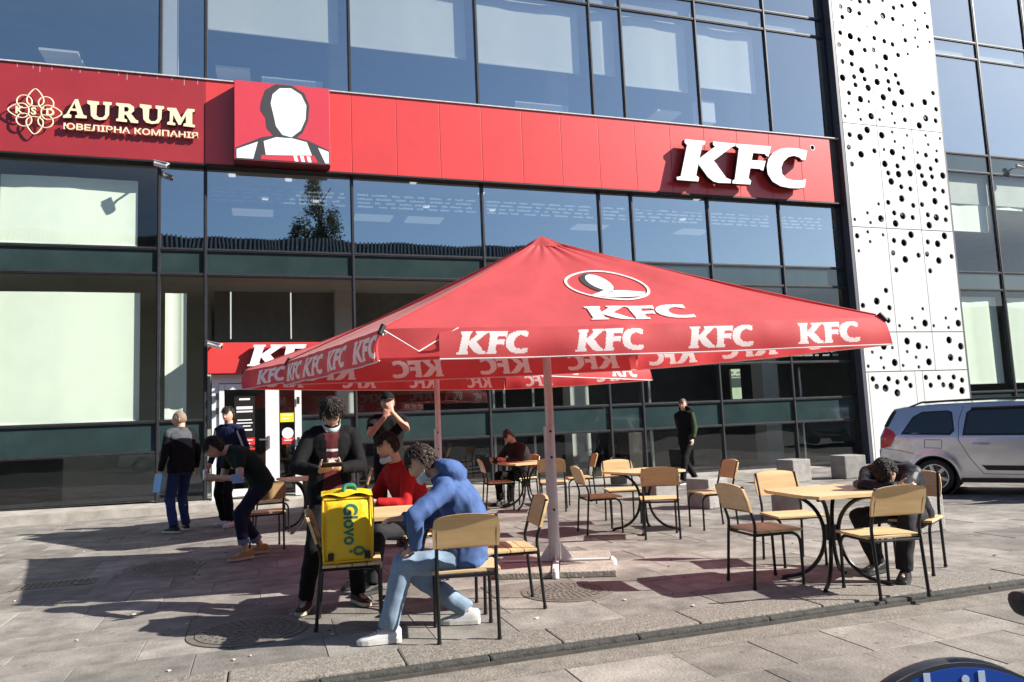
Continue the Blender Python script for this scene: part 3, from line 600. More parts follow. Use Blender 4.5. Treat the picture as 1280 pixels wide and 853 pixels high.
# opposite side of the street: only ever seen mirrored in the glass
ob = thing('street_building', 'low dark building across the street mirrored in the facade glass', 'building', (4, -24, 0))
m_ob = mat('grey_render_wall', (.10, .095, .09), .8, var=.4, scale=.5); m_rib = mat('ribbed_roof_sheet', (.42, .42, .42), .5, .3, var=.3, scale=3)
part('wall', MB().box((-40, -34, -.12), (24, -24, 13.4)), m_ob, ob, world=True)
part('roof', MB().box((-40.4, -34.4, 13.4), (24.4, -23.5, 13.7)), mat('dark_roof_edge', (.03, .03, .03), .6), ob, world=True)
rb = MB()
for k in range(160): x = -22+k*.28; rb.box((x, -23.75, 13.72), (x+.12, -23.6, 15.2))
o = part('roof_ribs', rb, m_rib, ob, world=True); o['kind'] = 'stuff'
part('roof_sheet', MB().box((-40, -24.6, 13.7), (24, -23.76, 15.15)), mat('dark_roof_sheet', (.05, .05, .05), .6), ob, world=True)
for k in range(12):
    w_ = part('window', MB().box((-36+k*5, -24.0, 7.2), (-33+k*5, -23.93, 9.6)), mat('dark_far_window', (.02, .025, .03), .1), ob, world=True)

ob2 = thing('street_building', 'long lower block farther along the street mirrored in the right hand panes', 'building', (60, -24, 0))
part('wall', MB().box((24.6, -36, -.12), (110, -25, 10.5)), m_ob, ob2, world=True)
part('roof', MB().box((24.6, -36.4, 10.5), (110.4, -24.6, 10.9)), MATS['dark_roof_edge'], ob2, world=True)
for k in range(16): part('window', MB().box((27+k*5, -25.0, 5.2), (29.6+k*5, -24.93, 7.6)), MATS['dark_far_window'], ob2, world=True)
ob3 = thing('street_building', 'distant grey block closing the street at the far right, seen only in the glass', 'building', (115, 10, 0))
part('wall', MB().box((112, -36, -.12), (124, 60, 16)), m_ob, ob3, world=True); part('roof', MB().box((111.6, -36.4, 16), (124.4, 60.4, 16.4)), MATS['dark_roof_edge'], ob3, world=True)
# ---------------------------------------------------------------- umbrellas
m_can = mat('red_umbrella_fabric', (0.78, 0.105, 0.115), 0.62, var=0.22, scale=1.6, transl=0.45, sheen=0.15, bump=0.05, bscale=300)
m_print = mat('white_fabric_print', (0.90, 0.90, 0.89), 0.6, transl=0.36)
m_grey = mat('grey_fabric_print', (0.05, 0.05, 0.055), 0.6, transl=0.1)
m_pole = mat('galvanised_pole_paint', (0.58, 0.55, 0.54), 0.42, 0.25, var=0.12, scale=14)  # pinkish grey: red reflected onto the pole is put into the base colour
m_pipe = mat('white_piping', (0.75, 0.74, 0.73), 0.6)
m_conc = mat('cast_concrete', (0.40, 0.36, 0.31), 0.85, col2=(0.26, 0.235, 0.2), scale=7, bump=0.5, bscale=40, detail=8)
m_whm = mat('white_enamel_steel', (0.72, 0.72, 0.70), 0.35, var=0.1, scale=12)
def umbrella(label, pole, peak, top, bot, logo, nword):
    """top / bot: four corners LF, RF, RB, LB of the roof edge and of the valance hem"""
    t = thing('parasol', label, 'umbrella', (pole[0], pole[1], 0))
    pk = Vector((pole[0], pole[1], peak)); T = [Vector(p) for p in top]; Bt = [Vector(p) for p in bot]
    for k in range(4):
        A, B = T[k], T[(k+1) % 4]
        def roof(s_, t_, A=A, B=B, k=k, lift=0.0):
            q = pk.lerp(A.lerp(B, s_), t_)
            sag = 0.05*math.sin(math.pi*s_)*t_*(1-t_)*1.6 + 0.10*t_*(1-t_)
            wr = 0.010*math.sin(s_*19+t_*7+k*2)*t_*(1-t_)*2 + 0.020*math.sin(s_*40)*max(0, .35-t_) + .016*mnoise.noise(Vector((s_*5+k*7, t_*3, 1.3)))*t_*(1.15-t_)*2 + .010*mnoise.noise(Vector((s_*16+k*3, t_*5+s_*9, 4.3)))*math.sin(math.pi*s_)*t_
            dip = 0.012*math.sin(math.pi*s_)*t_
            n = (A-pk).cross(B-pk).normalized(); n = n if n.z > 0 else -n
            return q + Vector((0, 0, -sag-dip)) + n*(wr+lift)
        mb = MB(); mb.grid(lambda u, v: roof(u, 0.03+0.97*v), 48, 30); part('canopy_panel', mb, m_can, t, 'all', world=True)
        hem = MB()
        def val(u, v, A=A, B=B, k=k, off=0.0):
            a = roof(u, 1.0); b = Bt[k].lerp(Bt[(k+1) % 4], u) + Vector((0, 0, -0.015*math.sin(math.pi*u)))
            d = (B-A).normalized(); n = Vector((d.y, -d.x, 0))
            return a.lerp(b, v) + n*((0.018*math.sin(u*17+k)+0.006*math.sin(u*41+k*3)+.02*mnoise.noise(Vector((u*9+k*5, 0, 0))))*v + 0.02*math.sin(math.pi*min(1, v)) + off)
        u0 = .105 if (k == 0 and logo[0]) else 0.0
        # the words are white cloth let into the red valance, so they show through on both sides
        ln = (B-A).length; h = 0.20; wgl = 3.73*h; gap = ln/nword[k]; kx = .84*min(1.0, gap*.90/(wgl*.84)); NU, NV = int(ln*130), 30
        uu = u0+(1-u0)*(np.arange(NU)+.5)/NU; vv = (np.arange(NV)+.5)/NV; UU, VV = np.meshgrid(uu, vv); own = np.full(UU.shape, -1)
        for q in range(nword[k]):
            x0 = (ln*(.205+.2217*q) if u0 else gap*(q+.5)) - wgl*.5*kx
            gx, gz_ = (UU*ln-x0)/(h*kx), (.86-VV)*.27/(h*.97)
            for lp in KFC:
                ins = np.zeros(UU.shape, bool)
                for (xa, za), (xb, zb) in zip(lp, lp[1:]+lp[:1]):
                    cr = ((za > gz_) != (zb > gz_)); 
                    with np.errstate(divide='ignore', invalid='ignore'): ins ^= cr & (gx < (xb-xa)*(gz_-za)/(zb-za if zb != za else 1e-9)+xa)
                own[ins] = q
        P_ = [[val(u0+(1-u0)*a/NU, b/NV) for a in range(NU+1)] for b in range(NV+1)]
        def cells(w_):
            mb = MB(); ix = {}
            def vi(b, a):
                if (b, a) not in ix: ix[(b, a)] = len(mb.v); mb.v.append(tuple(P_[b][a]))
                return ix[(b, a)]
            for b, a in zip(*np.nonzero(own == w_)): mb.f.append((vi(b, a), vi(b, a+1), vi(b+1, a+1), vi(b+1, a))); mb.mi.append(0)
            return mb
        vo = part('valance', cells(-1), m_can, t, 'all', world=True)
        for q in range(nword[k]):
            mb = cells(q)
            if mb.f: part('printed_word', mb, m_print, vo, 'all', world=True)
        hem.tube([val(u0+(1-u0)*i/40, 1.0) for i in range(41)], .006, 5); part('hem_piping', hem, m_pipe, vo, True, world=True)
        if u0:
            fa, fb, fc = roof(0, 1.0), roof(u0*1.35, 1.0), roof(u0*.62, 1.0)+Vector((0, -.05, -.20)); fl = MB()
            fl.grid(lambda u, v: fa.lerp(fb, u).lerp(fc, v)+Vector((0, -.02*math.sin(math.pi*u)*(1-v), 0)), 10, 6); fo = part('folded_flap', fl, m_can, t, 'all', world=True)
            fp = MB(); fp.tube([fa, fc, fb], .006, 5); part('hem_piping', fp, m_pipe, fo, True, world=True)
        if logo[k]:
            M_ = (A+B)/2; e1 = (B-A).normalized(); up = (pk-M_); up = up - e1*up.dot(e1); Hs = up.length
            def onroof(x, y, d):
                tt = max(.03, 1-y/Hs); xm = (pk-M_).dot(e1)*(1-tt); s_ = .5+(x+0)/(ln*tt)
                return roof(s_, tt, lift=d)
            def lay2(loops, m, d0, d1, nm):
                # densify so that the print hugs the fabric
                L2 = []
                for lp in loops:
                    o_ = []
                    for i in range(len(lp)):
                        a, b = lp[i], lp[(i+1) % len(lp)]; n = max(1, int(math.dist(a, b)/.06))
                        o_ += [(a[0]+(b[0]-a[0])*j/n, a[1]+(b[1]-a[1])*j/n) for j in range(n)]
                    L2.append(o_)
                mb = MB(); mb.prism(L2, onroof, d0, d1); part(nm, mb, m, t, world=True)
            h2 = .27
            for lp in KFC: lay2([[(-.41+x*h2, .085+z*h2*.85) for x, z in lp]], m_print, .006, .009, 'printed_letter')
            oc = (.13, .66)
            lay2([blob(*oc, .375, .25, 36), blob(*oc, .352, .228, 36)[::-1]], m_print, .006, .009, 'printed_oval')
            lay2([blob(oc[0]-.07, oc[1]+.04, .125, .165, 24)], m_grey, .005, .0075, 'printed_shape')
            lay2([blob(oc[0]-.045, oc[1]+.045, .098, .14, 24)], m_print, .008, .010, 'printed_shape')
            lay2([[(oc[0]-.26, oc[1]-.16), (oc[0]-.1, oc[1]-.09), (oc[0]+.1, oc[1]-.09), (oc[0]+.28, oc[1]-.12), (oc[0]+.22, oc[1]-.19), (oc[0]-.1, oc[1]-.21)]], m_print, .0085, .0105, 'printed_shape')
        # seam and ribs
        rib = MB(); rib.tube([roof(0, .03+.95*i/16, lift=.006) for i in range(17)], .007, 5); part('seam', rib, m_can, t, True, world=True)
        rs = MB(); rs.tube([pk+Vector((0, 0, -.12)), A+Vector((0, 0, -.05))], .016, 6); part('rib', rs, m_pole, t, True, world=True)
        rs = MB(); rs.tube([Vector((pole[0], pole[1], peak-.75)), pk.lerp(A, .52)+Vector((0, 0, -.10))], .011, 6); part('strut', rs, m_pole, t, True, world=True)
        rs = MB(); rs.tube([A.lerp(pk, .012)+Vector((0, 0, .02)), A+(A-pk).normalized()*.02+Vector((0, 0, -.035))], .024, 10); part('rib_tip', rs, m_black, t, True, world=True)
    cap = MB()
    for k in range(4):
        A, B = T[k], T[(k+1) % 4]
        cap.grid(lambda u, v: pk+Vector((0, 0, .035-.05*v*v-.012*math.sin(u*9)*v)) + (A.lerp(B, u)-pk)*.085*v, 8, 4)
    part('vent_cap', cap, m_can, t, 'all', world=True)
    p = MB(); p.tube([(pole[0], pole[1], .06), (pole[0], pole[1], peak-.05)], .043, 10); part('pole', p, m_pole, t, True, world=True)
    p = MB(); p.tube([(pole[0]-.012, pole[1], .1), (pole[0]-.012, pole[1], 1.35)], .056, 10); part('pole_sleeve', p, m_pole, t, True, world=True)
    p = MB()
    for z in (.55, 1.05, 1.30): p.lathe([(.011, -.012), (.011, .012)], 8, 'Y', (pole[0]-.02, pole[1]-.058, z))
    part('bolt', p, m_black, t, world=True)
    p = MB(); p.lathe([(.07, peak-.84), (.07, peak-.70), (.045, peak-.68)], 12, 'Z', (pole[0], pole[1], 0)); part('runner', p, m_pole, t, True, world=True)
    # foot: enamelled cross, gussets
    p = MB(); a0 = R(-22)
    for k in range(4):
        M = Matrix.Translation((pole[0], pole[1], 0)) @ Matrix.Rotation(a0+k*math.pi/2, 4, 'Z')
        p.box((.0, -.028, .062), (.56, .028, .072), M); p.add([M @ Vector(v) for v in ((.05,-.005,.072),(.17,-.005,.072),(.05,-.005,.24),(.05,.005,.072),(.17,.005,.072),(.05,.005,.24))], [(0,1,2),(3,5,4),(0,3,4,1),(1,4,5,2),(2,5,3,0)])
        p.tube([M @ Vector(v) for v in ((.52, 0, .066), (.545, 0, .05), (.55, 0, .005))], .032, 10)
    part('foot', p, m_whm, t, True, world=True)
    return t, a0
UT = [(0.945,6.30,2.22),(5.40,5.48,2.22),(4.18,7.98,2.22),(0.28,9.23,2.22)]
UB = [(0.93,6.24,1.95),(5.41,5.42,1.96),(4.17,7.98,1.95),(0.25,9.27,1.95)]
UT[0] = (0.945, 6.29, 2.22)
UP = (2.68, 7.02)
umbrella('near red parasol with white lettering and oval emblem, its foot on concrete slabs', UP, 3.22, UT, UB, (1, 0, 1, 0), (4, 3, 4, 4))
FT = [(1.25,9.35,2.42),(6.05,11.2,2.28),(4.34,13.6,2.30),(-0.25,11.45,2.29)]
FB = [(1.25,9.33,2.16),(6.12,11.2,2.0),(4.32,13.53,2.02),(-0.262,11.3,2.02)]
FP = (2.55, 11.45)
umbrella('rear red parasol half hidden behind the near one, nearer the entrance', FP, 3.38, FT, FB, (0, 0, 0, 0), (4, 2, 4, 2))
for (px, py), who, gp in ((UP, 'near parasol', 'slabs weighing the near parasol'), (FP, 'rear parasol', 'slabs weighing the rear parasol')):
    for k, wh in enumerate(('right back', 'left back', 'left front', 'right front')):
        a = R(-22)+k*math.pi/2
        M = Matrix.Translation((px, py, 0)) @ Matrix.Rotation(a, 4, 'Z'); mb = MB(); mb.cbox((.035, .035, .002), (.54, .54, .058), .008, M)
        tag(part('concrete_slab', mb, m_conc), 'square concrete slab at the %s of the %s foot' % (wh, who), 'slab', gp)

# ---------------------------------------------------------------- chairs and tables
m_tube = mat('black_powder_coat', (0.010, 0.010, 0.011), 0.32, 0.3)
m_ply = mat('varnished_plywood', (0.66, 0.46, 0.23), 0.42, col2=(0.57, 0.38, 0.17), scale=5, objvar=0.05, stretch=(1, 6, 6), coat=0.15)
m_slat = mat('pine_seat_slat', (0.68, 0.50, 0.28), 0.5, col2=(0.54, 0.36, 0.17), scale=5, objvar=0.10, stretch=(1, 8, 8))
m_edge = mat('pale_board_edge', (0.75, 0.62, 0.42), 0.5)
def arc(pts, r, n=5):
    """polyline with rounded corners"""
    P = [Vector(p) for p in pts]; out = [P[0]]
    for i in range(1, len(P)-1):
        a = (P[i-1]-P[i]).normalized(); b = (P[i+1]-P[i]).normalized(); rr = min(r, (P[i-1]-P[i]).length*.48, (P[i+1]-P[i]).length*.48)
        s, e = P[i]+a*rr, P[i]+b*rr
        for k in range(n+1):
            u = k/n; out.append(s*(1-u)**2 + P[i]*2*u*(1-u) + e*u*u)
    out.append(P[-1]); return out
def make_chair():
    t = thing('cafe_chair', 'chair', 'chair')
    rt = .0125
    for sx in (-1, 1):
        x = sx*.195
        part('rear_leg', MB().tube(arc([(x, -.25, .0), (x, -.215, .42), (x, -.205, .50), (x, -.30, .805)], .06), rt, 8), m_tube, t, True)
        part('side_frame', MB().tube(arc([(x, .205, .0), (x, .20, .415), (x, -.213, .415)], .10, 8), rt, 8), m_tube, t, True)
    part('cross_bar', MB().tube([(-.195, -.213, .415), (.195, -.213, .415)], rt*.9, 8), m_tube, t, True)
    part('cross_bar', MB().tube([(-.195, .12, .418), (.195, .12, .418)], rt*.9, 8), m_tube, t, True)
    out = [(-.215, .0), (.215, .0), (.222, .10), (.212, .185)] + [(.212*math.cos(a)*1.0, .185+.045*math.sin(a)) for a in [math.pi*k/10 for k in range(1, 10)]] + [(-.212, .185), (-.222, .10)]
    def bf(x, z, d): 
        v = Vector((x, -.262-.31*(z-.0)*1.0 - .018*(1-(x/.22)**2) + d, .60+z*.98)); return v
    dense = []
    for i in range(len(out)):
        a, b = out[i], out[(i+1) % len(out)]; n = max(1, int(math.dist(a, b)/.05)); dense += [(a[0]+(b[0]-a[0])*j/n, a[1]+(b[1]-a[1])*j/n) for j in range(n)]
    mb = MB(); mb.prism([dense], bf, .014, .034); bo = part('backrest', mb, m_ply, t)
    gl = MB(); gl.box((-.216, .0, 0), (.216, .0012, .002))
    for i in range(4):
        y = -.20+i*.104
        part('seat_slat', MB().cbox((-.225, y, .429), (.225, y+.098, .449), .004), m_slat, t)
    for i, (x, y) in enumerate(((-.195, .205), (.195, .205), (-.195, -.25), (.195, -.25))):
        part('foot_cap', MB().lathe([(.0155, .0), (.0155, .022)], 8, 'Z', (x, y, 0)), m_black, t)
    return t
chair0 = make_chair(); chair_used = [False]
def chair(x, y, fx, fy, label):
    o = chair0 if not chair_used[0] else copy_tree(chair0); chair_used[0] = True
    place(o, (x, y, 0.004), math.atan2(-fx, fy)); tag(o, label, 'chair', 'black tube cafe chairs'); return o
def make_table():
    t = thing('cafe_table', 'table', 'table')
    h = .395; c = .05
    lp = [(-h+c, -h), (h-c, -h), (h, -h+c), (h, h-c), (h-c, h), (-h+c, h), (-h, h-c), (-h, -h+c)]
    n = 6
    for i in range(n):
        y0, y1 = -h+2*h*i/n, -h+2*h*(i+1)/n
        ins0 = c if i == 0 else 0; ins1 = c if i == n-1 else 0
        pl_ = MB(); pl_.prism([[(-h+ins0, y0+.0012), (h-ins0, y0+.0012), (h-ins1, y1-.0012), (-h+ins1, y1-.0012)]], lambda x, y, d: (x, y, d), .712, .738)
        part('tabletop_board', pl_, m_slat, t)
    for k in range(4):
        M = Matrix.Rotation(math.pi/4+k*math.pi/2, 4, 'Z')
        path = [Vector((.40, 0, .700)), Vector((.33, 0, .695))] + [Vector((.33-.275*math.sin(a), 0, .40+.295*math.cos(a))) for a in [R(8+10*i) for i in range(9)]] + \
               [Vector((.395-.34*math.cos(a), 0, .375-.35*math.sin(a))) for a in [R(6+10*i) for i in range(9)]] + [Vector((.41, 0, .016))]
        part('leg', MB().tube(path, .0165, 8, M=M), m_tube, t, True)
        part('foot_pad', MB().lathe([(.022, 0), (.022, .014)], 8, 'Z', (0, 0, 0), M @ Matrix.Translation((.405, 0, 0))), m_black, t)
    part('hub', MB().lathe([(.05, .34), (.05, .46)], 10), m_tube, t, True)
    part('top_plate', MB().box((-.30, -.02, .694), (.30, .02, .7115)).box((-.02, -.30, .6935), (.02, .30, .711)), m_tube, t)
    return t
table0 = make_table(); table_used = [False]
def table(x, y, rz, label):
    o = table0 if not table_used[0] else copy_tree(table0); table_used[0] = True
    place(o, (x, y, 0.004), rz); tag(o, label, 'table', 'wooden cafe tables'); return o
table(4.40, 5.22, R(-6), 'wooden cafe table at the right with a man asleep on it')
table(4.50, 8.62, R(12), 'unoccupied wooden cafe table right of the parasol pole')
table(4.12, 12.0, R(5), 'wooden cafe table near the glass with the man in the dark sweater')
table(1.16, 6.12, R(-8), 'wooden cafe table in front between the blue hoodie and the red sweater')
table(.62, 11.45, R(10), 'wooden cafe table left behind the delivery man near the door')
chair(4.48, 4.80, .15, .99, 'cafe chair nearest the kerb at the right hand table, back towards us')
chair(3.96, 5.50, 1, -.05, 'cafe chair at the left side of the sleeping man\'s table')
chair(4.68, 6.06, -.22, -.97, 'cafe chair behind the sleeping man\'s table, sunlit backrest facing us')
chair(5.29, 5.30, -.85, -.52, 'cafe chair under the sleeping man')
chair(1.30, 5.17, .16, .98, 'nearest cafe chair, under the man in the blue hoodie')
chair(1.78, 5.76, -.995, .10, 'cafe chair between the blue hoodie man and the parasol foot')
chair(4.00, 8.84, .99, -.10, 'cafe chair on the left of the unoccupied table by the pole')
chair(4.44, 8.13, .42, .90, 'cafe chair with its back towards us at the unoccupied table')
chair(5.30, 8.40, -.97, .10, 'cafe chair with shaded orange back right of the unoccupied table')
chair(4.62, 9.48, -.25, -.97, 'cafe chair with glaring white back behind the unoccupied table')
chair(3.68, 12.12, .99, -.12, 'cafe chair left of the dark sweater man\'s table')
chair(4.36, 11.40, .40, .90, 'cafe chair right behind the parasol pole, back towards us')
chair(5.05, 12.0, -.95, .2, 'cafe chair with shaded back right of the dark sweater man\'s table')
chair(4.25, 12.72, -.9, -.4, 'cafe chair under the man in the dark sweater')
chair(.62, 5.84, .98, -.12, 'cafe chair carrying the yellow delivery bag')
chair(1.28, 7.02, -.90, -.42, 'cafe chair under the man in the red sweater')
chair(.02, 9.98, -.10, .99, 'cafe chair just behind the bending man')
chair(.12, 11.50, .97, .1, 'cafe chair in the shade left of the table near the door')
chair(1.20, 11.3, -.97, .1, 'cafe chair hidden in the shade right of the table near the door')

# ---------------------------------------------------------------- concrete blocks, litter bin
m_block = mat('rough_grey_concrete', (0.36, 0.345, 0.325), 0.9, col2=(0.24, 0.23, 0.215), scale=9, bump=0.6, bscale=55, detail=8)
for (x, y, s, hh, rz, lb) in ((10.05, 12.85, .46, .44, .1, 'grey concrete block in front of the glass, left of the two near the silver car'), (11.3, 12.75, .48, .46, -.1, 'grey concrete block beside the rear of the silver car'),
        (6.75, 8.62, .46, .42, .25, 'grey concrete block behind the sleeping man\'s table'), (7.02, 6.92, .40, .40, .1, 'grey concrete block right behind the sleeping man'),
        (6.48, 11.85, .42, .34, .1, 'low concrete block behind the unoccupied table'), (6.42, 10.25, .44, .44, .3, 'concrete block behind the chair with the shaded orange back')):
    mb = MB(); M = Matrix.Translation((x, y, 0)) @ Matrix.Rotation(rz, 4, 'Z'); mb.cbox((-s/2, -s/2, .003), (s/2, s/2, hh), .018, M)
    tag(part('concrete_block', mb, m_block), lb, 'block', 'concrete blocks on the terrace')
t = thing('litter_bin', 'grey litter bin with black bag near the glass behind the tables', 'bin', (7.1, 14.7, 0.01))
part('drum', MB().lathe([(.17, .02), (.20, .50), (.185, .50), (.16, .05)], 18), mat('bin_grey', (.10, .10, .10), .5), t, True)
bag = MB(); bag.lathe([(.205, .40), (.212, .50), (.20, .56), (.19, .52), (.17, .45)], 18)
bag.v = [(x*(1+.07*math.sin(9*math.atan2(y, x))), y*(1+.07*math.sin(9*math.atan2(y, x))), z+.03*math.sin(5*math.atan2(y, x))) for x, y, z in bag.v]
part('bag', bag, mat('black_plastic_bag', (.008, .008, .009), .25), t, True)
# ---------------------------------------------------------------- people
m_skin = mat('light_skin', (0.56, 0.34, 0.25), 0.5, var=0.12, scale=30)
m_skin2 = mat('tanned_skin', (0.50, 0.29, 0.20), 0.5, var=0.12, scale=30)
m_eye = mat('eye_white', (0.7, 0.68, 0.66), 0.3); m_pup = mat('eye_dark', (0.01, 0.008, 0.007), 0.2)
m_lip = mat('lip_tone', (0.42, 0.17, 0.15), 0.5)
def fabric(nm, col, v=.25, sc=14, r=.85): return mat(nm, col, r, var=v, scale=sc, bump=.15, bscale=400, spec=.2)
def cap_mesh(mb, p0, r0, p1, r1, n=12, flat0=False, flat1=False):
    p0, p1 = Vector(p0), Vector(p1); d = p1-p0; l = d.length
    if l < 1e-6: return
    d /= l; path = []; rad = []
    if not flat0:
        for a in (80, 60, 40, 20): path.append(p0-d*r0*math.sin(R(a))); rad.append(r0*math.cos(R(a)))
    m = max(2, int(l/.05))
    for i in range(m+1): path.append(p0.lerp(p1, i/m)); rad.append(r0+(r1-r0)*i/m)
    if not flat1:
        for a in (20, 40, 60, 80): path.append(p1+d*r1*math.sin(R(a))); rad.append(r1*math.cos(R(a)))
    mb.tube(path, rad, n)
def loft(mb, rings, n=20):
    """rings: (centre, right vec * half width, forward vec * half depth)"""
    vs = []; fs = []; k = len(rings)
    for c, a, b in rings:
        for j in range(n):
            t = 2*math.pi*j/n; ca, sa = math.cos(t), math.sin(t)
            vs.append(c + a*math.copysign(abs(ca)**.85, ca) + b*math.copysign(abs(sa)**.85, sa))
    for i in range(k-1):
        for j in range(n): fs.append((i*n+j, i*n+(j+1) % n, (i+1)*n+(j+1) % n, (i+1)*n+j))
    fs.append(tuple(range(n-1, -1, -1))); fs.append(tuple((k-1)*n+j for j in range(n)))
    mb.add(vs, fs)
def remesh(mb, vox, smooth=5, fold=0.0, ff=9.0, seed=0, stretch=(1, 1, .45)):
    me = bpy.data.meshes.new('tmp'); me.from_pydata(mb.v, [], mb.f)
    bm = bmesh.new(); bm.from_mesh(me); bmesh.ops.recalc_face_normals(bm, faces=bm.faces); bm.to_mesh(me); bm.free()
    ob = bpy.data.objects.new('tmp', me); C.objects.link(ob)
    md = ob.modifiers.new('r', 'REMESH'); md.mode = 'VOXEL'; md.voxel_size = vox; md.use_smooth_shade = True
    ms = ob.modifiers.new('s', 'SMOOTH'); ms.factor = .5; ms.iterations = smooth
    dg = bpy.context.evaluated_depsgraph_get(); out = bpy.data.meshes.new_from_object(ob.evaluated_get(dg))
    bpy.data.objects.remove(ob); bpy.data.meshes.remove(me)
    if fold:
        nv = len(out.vertices); co = np.empty(nv*3); no = np.empty(nv*3)
        out.vertices.foreach_get('co', co); out.vertices.foreach_get('normal', no); co = co.reshape(-1, 3); no = no.reshape(-1, 3)
        d = np.empty(nv)
        for i in range(nv):
            q = Vector((co[i, 0]*ff*stretch[0]+seed, co[i, 1]*ff*stretch[1], co[i, 2]*ff/ .6*stretch[2]+seed))
            a = mnoise.noise(q); b = mnoise.noise(q*2.3)
            d[i] = (1-abs(a)*2.2)*.7 + b*.35
        co += no*(d*fold)[:, None]; out.vertices.foreach_set('co', co.ravel())
    out.update(); return out
def bez(a, b, c, t): return a*(1-t)**2 + b*2*t*(1-t) + c*t*t
def ik(a, b, l1, l2, hint):
    a, b, hint = Vector(a), Vector(b), Vector(hint); d = b-a; L_ = min(d.length, (l1+l2)*.998); d.normalize(); b = a+d*L_
    x = (l1*l1-l2*l2+L_*L_)/(2*L_); h = math.sqrt(max(0, l1*l1-x*x)); p = hint-d*hint.dot(d)
    p = p.normalized() if p.length > 1e-5 else Vector((0, 1, 0))
    return a+d*x+p*h, b
def head_shape(u, v):
    """unit head: u longitude (0 = forward), v latitude -1..1; returns local point, x right, y forward, z up"""
    th = u; ph = v*math.pi/2; x = math.sin(th)*math.cos(ph); y = math.cos(th)*math.cos(ph); z = math.sin(ph)
    px, py, pz = x*.076, y*.097, z*.118
    if z < 0: px *= 1-.30*(-z)**1.3; py *= 1-.06*(-z)
    if y > 0: px *= 1-.10*y
    if z < -.2 and y < 0: py *= 1-.45*min(1, (-z-.2)/.6)
    f = max(0, y)
    g = lambda cx, cz, sx, sz: math.exp(-((px-cx)/sx)**2-((pz-cz)/sz)**2)*f
    py += .020*g(0, -.028, .013, .016) + .012*g(0, -.006, .010, .026)          # nose
    py -= .009*(g(-.032, .006, .016, .011)+g(.032, .006, .016, .011))           # eye sockets
    py += .005*g(0, .028, .05, .010) + .005*g(0, -.066, .022, .010) + .007*g(0, -.098, .022, .014)
    py -= .004*g(0, -.083, .02, .006)
    return Vector((px, py, pz-.004))
def head_mesh(mb, M, nu=40, nv=30, off=None):
    vs = []; fs = []
    for j in range(nv+1):
        v = -1+2*j/nv
        for i in range(nu):
            u = 2*math.pi*i/nu; q = head_shape(u, v)
            if off: q = off(q, u, v)
            vs.append(M @ q)
    for j in range(nv):
        for i in range(nu): fs.append((j*nu+i, j*nu+(i+1) % nu, (j+1)*nu+(i+1) % nu, (j+1)*nu+i))
    mb.add(vs, fs)
def frame(fwd, up):
    f = Vector(fwd).normalized(); u = Vector(up); r = f.cross(u).normalized(); u = r.cross(f).normalized(); return r, f, u
def hand(mb, w, dirv, palm, side, curl=.5, spread=.12, s=1.0):
    """palm plus five fingers; dirv = wrist to knuckles, palm = palm normal, side=+1 thumb towards dirv x palm"""
    d = Vector(dirv).normalized(); n = Vector(palm); n = (n-d*n.dot(d)).normalized(); a = d.cross(n).normalized()*side; w = Vector(w)
    kn = w+d*.088*s
    loft(mb, [(w, a*.026*s, n*.018*s), (w+d*.03*s, a*.034*s, n*.018*s), (w+d*.065*s, a*.040*s, n*.015*s), (kn, a*.039*s, n*.012*s)], 12)
    for i, (o, l) in enumerate(((.030, .072), (.010, .080), (-.010, .074), (-.029, .058))):
        p = kn+a*o*s-d*.004*s-d*abs(o)*.15; q = d+a*(o*spread*10); q.normalize(); seg = [l*.45, l*.30, l*.25]
        for k, sl in enumerate(seg):
            ang = curl*(.5+.45*k); q2 = q*math.cos(ang)+n*math.sin(ang); q2.normalize(); e = p+q2*sl*s
            cap_mesh(mb, p, (.0092-.0008*k)*s, e, (.0085-.0008*k)*s, 8); n_ = n; p = e; q = q2
            n = (n_-q*n_.dot(q)); n = n.normalized() if n.length > .05 else n_
        n = Vector(palm); n = (n-d*n.dot(d)).normalized()
    p = w+d*.025*s+a*.030*s; q = (d*.70+a*.62+n*.35*curl).normalized(); e = p+q*.042*s; cap_mesh(mb, p, .0125*s, e, .0105*s, 8)
    q = (q+n*.5*curl+d*.35).normalized(); cap_mesh(mb, e, .0105*s, e+q*.034*s, .0085*s, 8)
    return kn
